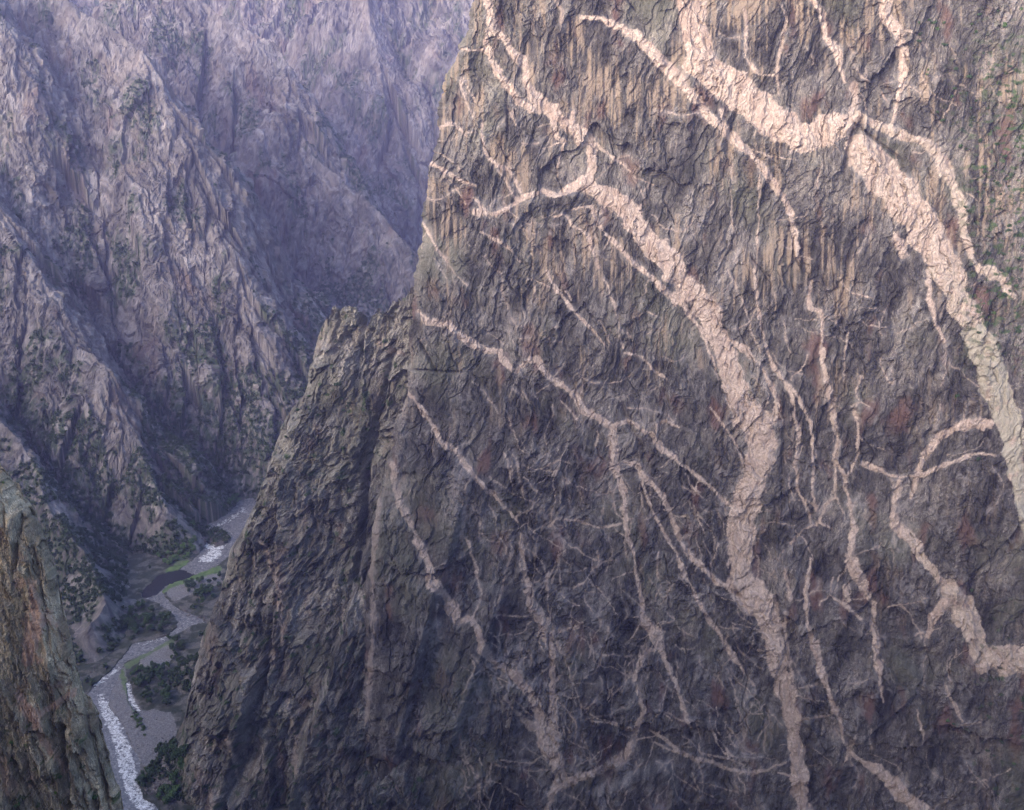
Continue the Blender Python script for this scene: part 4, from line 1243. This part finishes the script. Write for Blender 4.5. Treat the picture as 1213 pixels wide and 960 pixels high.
BCL = [(36, [(140, 815), (150, 840), (168, 850), (205, 850), (200, 880), (172, 905), (158, 880)], (0.4, 0.9), 'small grey rock lying on the flat gravel bar', 'rocks on the gravel bar'),
       (40, [(230, 632), (248, 626), (268, 630), (274, 640), (260, 648), (244, 643)], (0.8, 2.2), 'dark boulder on the rocky islet splitting the upper rapids', 'boulders on the rocky islet'),
       (26, [(205, 722), (212, 716), (232, 724), (246, 732), (240, 737), (222, 731)], (0.6, 1.6), 'dark boulder along the right bank below the far grove', 'boulders on the bank below the far grove'),
       (24, [(236, 638), (250, 632), (268, 634), (262, 645), (246, 645)], (0.7, 2.0), 'dark boulder in the upper rapids', 'boulders in the upper rapids'),
       (14, [(205, 738), (211, 744), (200, 754), (180, 760), (198, 748)], (0.5, 1.3), 'boulder on the shore of the wooded point', 'boulders round the wooded point'),
       (60, [(176, 925), (200, 908), (222, 902), (218, 912), (196, 938), (178, 945), (170, 938)], (0.5, 1.5), 'grey boulder on the pale boulder slope at the bottom', 'boulders on the bottom slope'),
       (20, [(186, 958), (215, 935), (240, 925), (238, 945), (205, 962)], (0.5, 1.3), 'grey boulder at the foot of the buttress, bottom edge', 'boulders at the bottom edge'),
       (18, [(120, 822), (130, 840), (148, 870), (150, 880), (132, 850)], (0.4, 0.9), 'small boulder breaking the whitewater beside the gravel bar', 'boulders in the whitewater'),
       (12, [(100, 800), (112, 790), (134, 770), (138, 778), (118, 800)], (0.6, 1.5), 'dark boulder under the crag on the left bank', 'boulders under the crag')]
for n, poly, (s0, s1), lab, grp in BCL:
    xs_ = [q[0] for q in poly]; ys_ = [q[1] for q in poly]
    k = 0; tries = 0
    while k < n and tries < 2000:
        tries += 1
        a, b = random.uniform(min(xs_), max(xs_)), random.uniform(min(ys_), max(ys_))
        if not in_poly(np.array([a]), np.array([b]), poly)[0]: continue
        p, who = stand(a, b)
        if who != 'terr' or p[2] > 40: continue
        boulder((p[0], p[1], max(p[2], -0.3)), random.uniform(s0, s1), lab, grp); k += 1

# brush on the slopes: uncountable, one object
cand = np.nonzero((veg.ravel() > 0.45) & (TERR_H > 1.5) & (px > -60) & (px < 700) & (R_.ravel() < 3300) & (py > -60))[0]
gsl = rng.choice(cand, min(15000, len(cand)), replace=False)
base_v, base_f = leaf_cloud(26, 2.3, 3.2, 5, 0.95)
VV = []; FF = []
for q, i in enumerate(gsl):
    s = rng.uniform(0.6, 1.35); a = rng.uniform(0, 6.28)
    v = base_v * s
    v = np.stack([v[:, 0] * math.cos(a) - v[:, 1] * math.sin(a), v[:, 0] * math.sin(a) + v[:, 1] * math.cos(a), v[:, 2]], -1)
    VV.append(v + TERR_P[i]); FF.append(base_f + q * len(base_v))
o = mesh_obj('brush_vegetation', np.concatenate(VV), np.concatenate(FF), M_SCRUB)
tag(o, 'dark green brush covering the lower slopes and chutes of the canyon', 'brush', None, 'stuff')

# ------------------------------------------------------------------ haze: one even body of air round everything
V = np.array([(x, y, z) for z in (-19.5, 900) for y in (-2500, 4600) for x in (-3400, 3400)], f32)
Fq = np.array([(0, 2, 3, 1), (4, 5, 7, 6), (0, 1, 5, 4), (2, 6, 7, 3), (0, 4, 6, 2), (1, 3, 7, 5)])
mh = bpy.data.materials.new('blue_haze'); mh.use_nodes = True
for n in list(mh.node_tree.nodes): mh.node_tree.nodes.remove(n)
out = mh.node_tree.nodes.new('ShaderNodeOutputMaterial'); pv_ = mh.node_tree.nodes.new('ShaderNodeVolumePrincipled')
mh.node_tree.links.new(pv_.outputs[0], out.inputs['Volume'])
pv_.inputs['Density'].default_value = 0.00008
pv_.inputs['Color'].default_value = (0.54, 0.5, 1.0, 1)
pv_.inputs['Anisotropy'].default_value = 0.2
hz_o = mesh_obj('haze', V, Fq, mh)
tag(hz_o, 'blue violet haze filling the canyon', 'haze', None, 'stuff')

# ------------------------------------------------------------------ light, camera, render settings
SUN_EL, SUN_AZ = 25.0, -140.0            # from behind the viewer's left; azimuth clockwise from +Y
w = bpy.data.worlds.new('World'); scn.world = w; w.use_nodes = True
nt = w.node_tree
bg = nt.nodes['Background']
sky = nt.nodes.new('ShaderNodeTexSky'); sky.sky_type = 'NISHITA'; sky.sun_disc = False
sky.dust_density = 2.6; sky.air_density = 0.85; sky.ozone_density = 0.7; sky.sun_elevation = math.radians(SUN_EL); sky.sun_rotation = math.radians(SUN_AZ)
nt.links.new(sky.outputs[0], bg.inputs['Color']); bg.inputs['Strength'].default_value = 0.14
L = bpy.data.lights.new('sun', 'SUN'); L.energy = 0.68; L.angle = math.radians(50); L.color = (1.0, 0.80, 0.64)
lo = bpy.data.objects.new('sun', L); COL.objects.link(lo)
from mathutils import Vector
e, a = math.radians(SUN_EL), math.radians(SUN_AZ)
sd_ = Vector((math.sin(a) * math.cos(e), math.cos(a) * math.cos(e), math.sin(e)))
lo.rotation_euler = sd_.to_track_quat('Z', 'Y').to_euler()

cam = bpy.data.cameras.new('camera'); cam.sensor_width = 36; cam.lens = 36 * FPX / 1213; cam.clip_start = 0.5; cam.clip_end = 20000
co = bpy.data.objects.new('camera', cam); COL.objects.link(co)
co.location = (0, 0, CAMZ); co.rotation_euler = (math.radians(90) + PITCH, 0, 0)
scn.camera = co
scn.render.resolution_x, scn.render.resolution_y = 1024, 810
vs = scn.view_settings
scn.display_settings.display_device = 'sRGB'
vs.view_transform = 'Standard'; vs.look = 'None'; vs.gamma = 1; vs.use_curve_mapping = False; vs.exposure = 2.1
cy = scn.cycles
cy.max_bounces = 4; cy.diffuse_bounces = 3; cy.glossy_bounces = 2; cy.volume_bounces = 0; cy.transmission_bounces = 1
cy.use_denoising = True; cy.denoising_prefilter = 'NONE'
try: cy.sampling_pattern = 'BLUE_NOISE'
except Exception: pass
try: cy.denoiser = 'OPENIMAGEDENOISE'
except Exception: pass
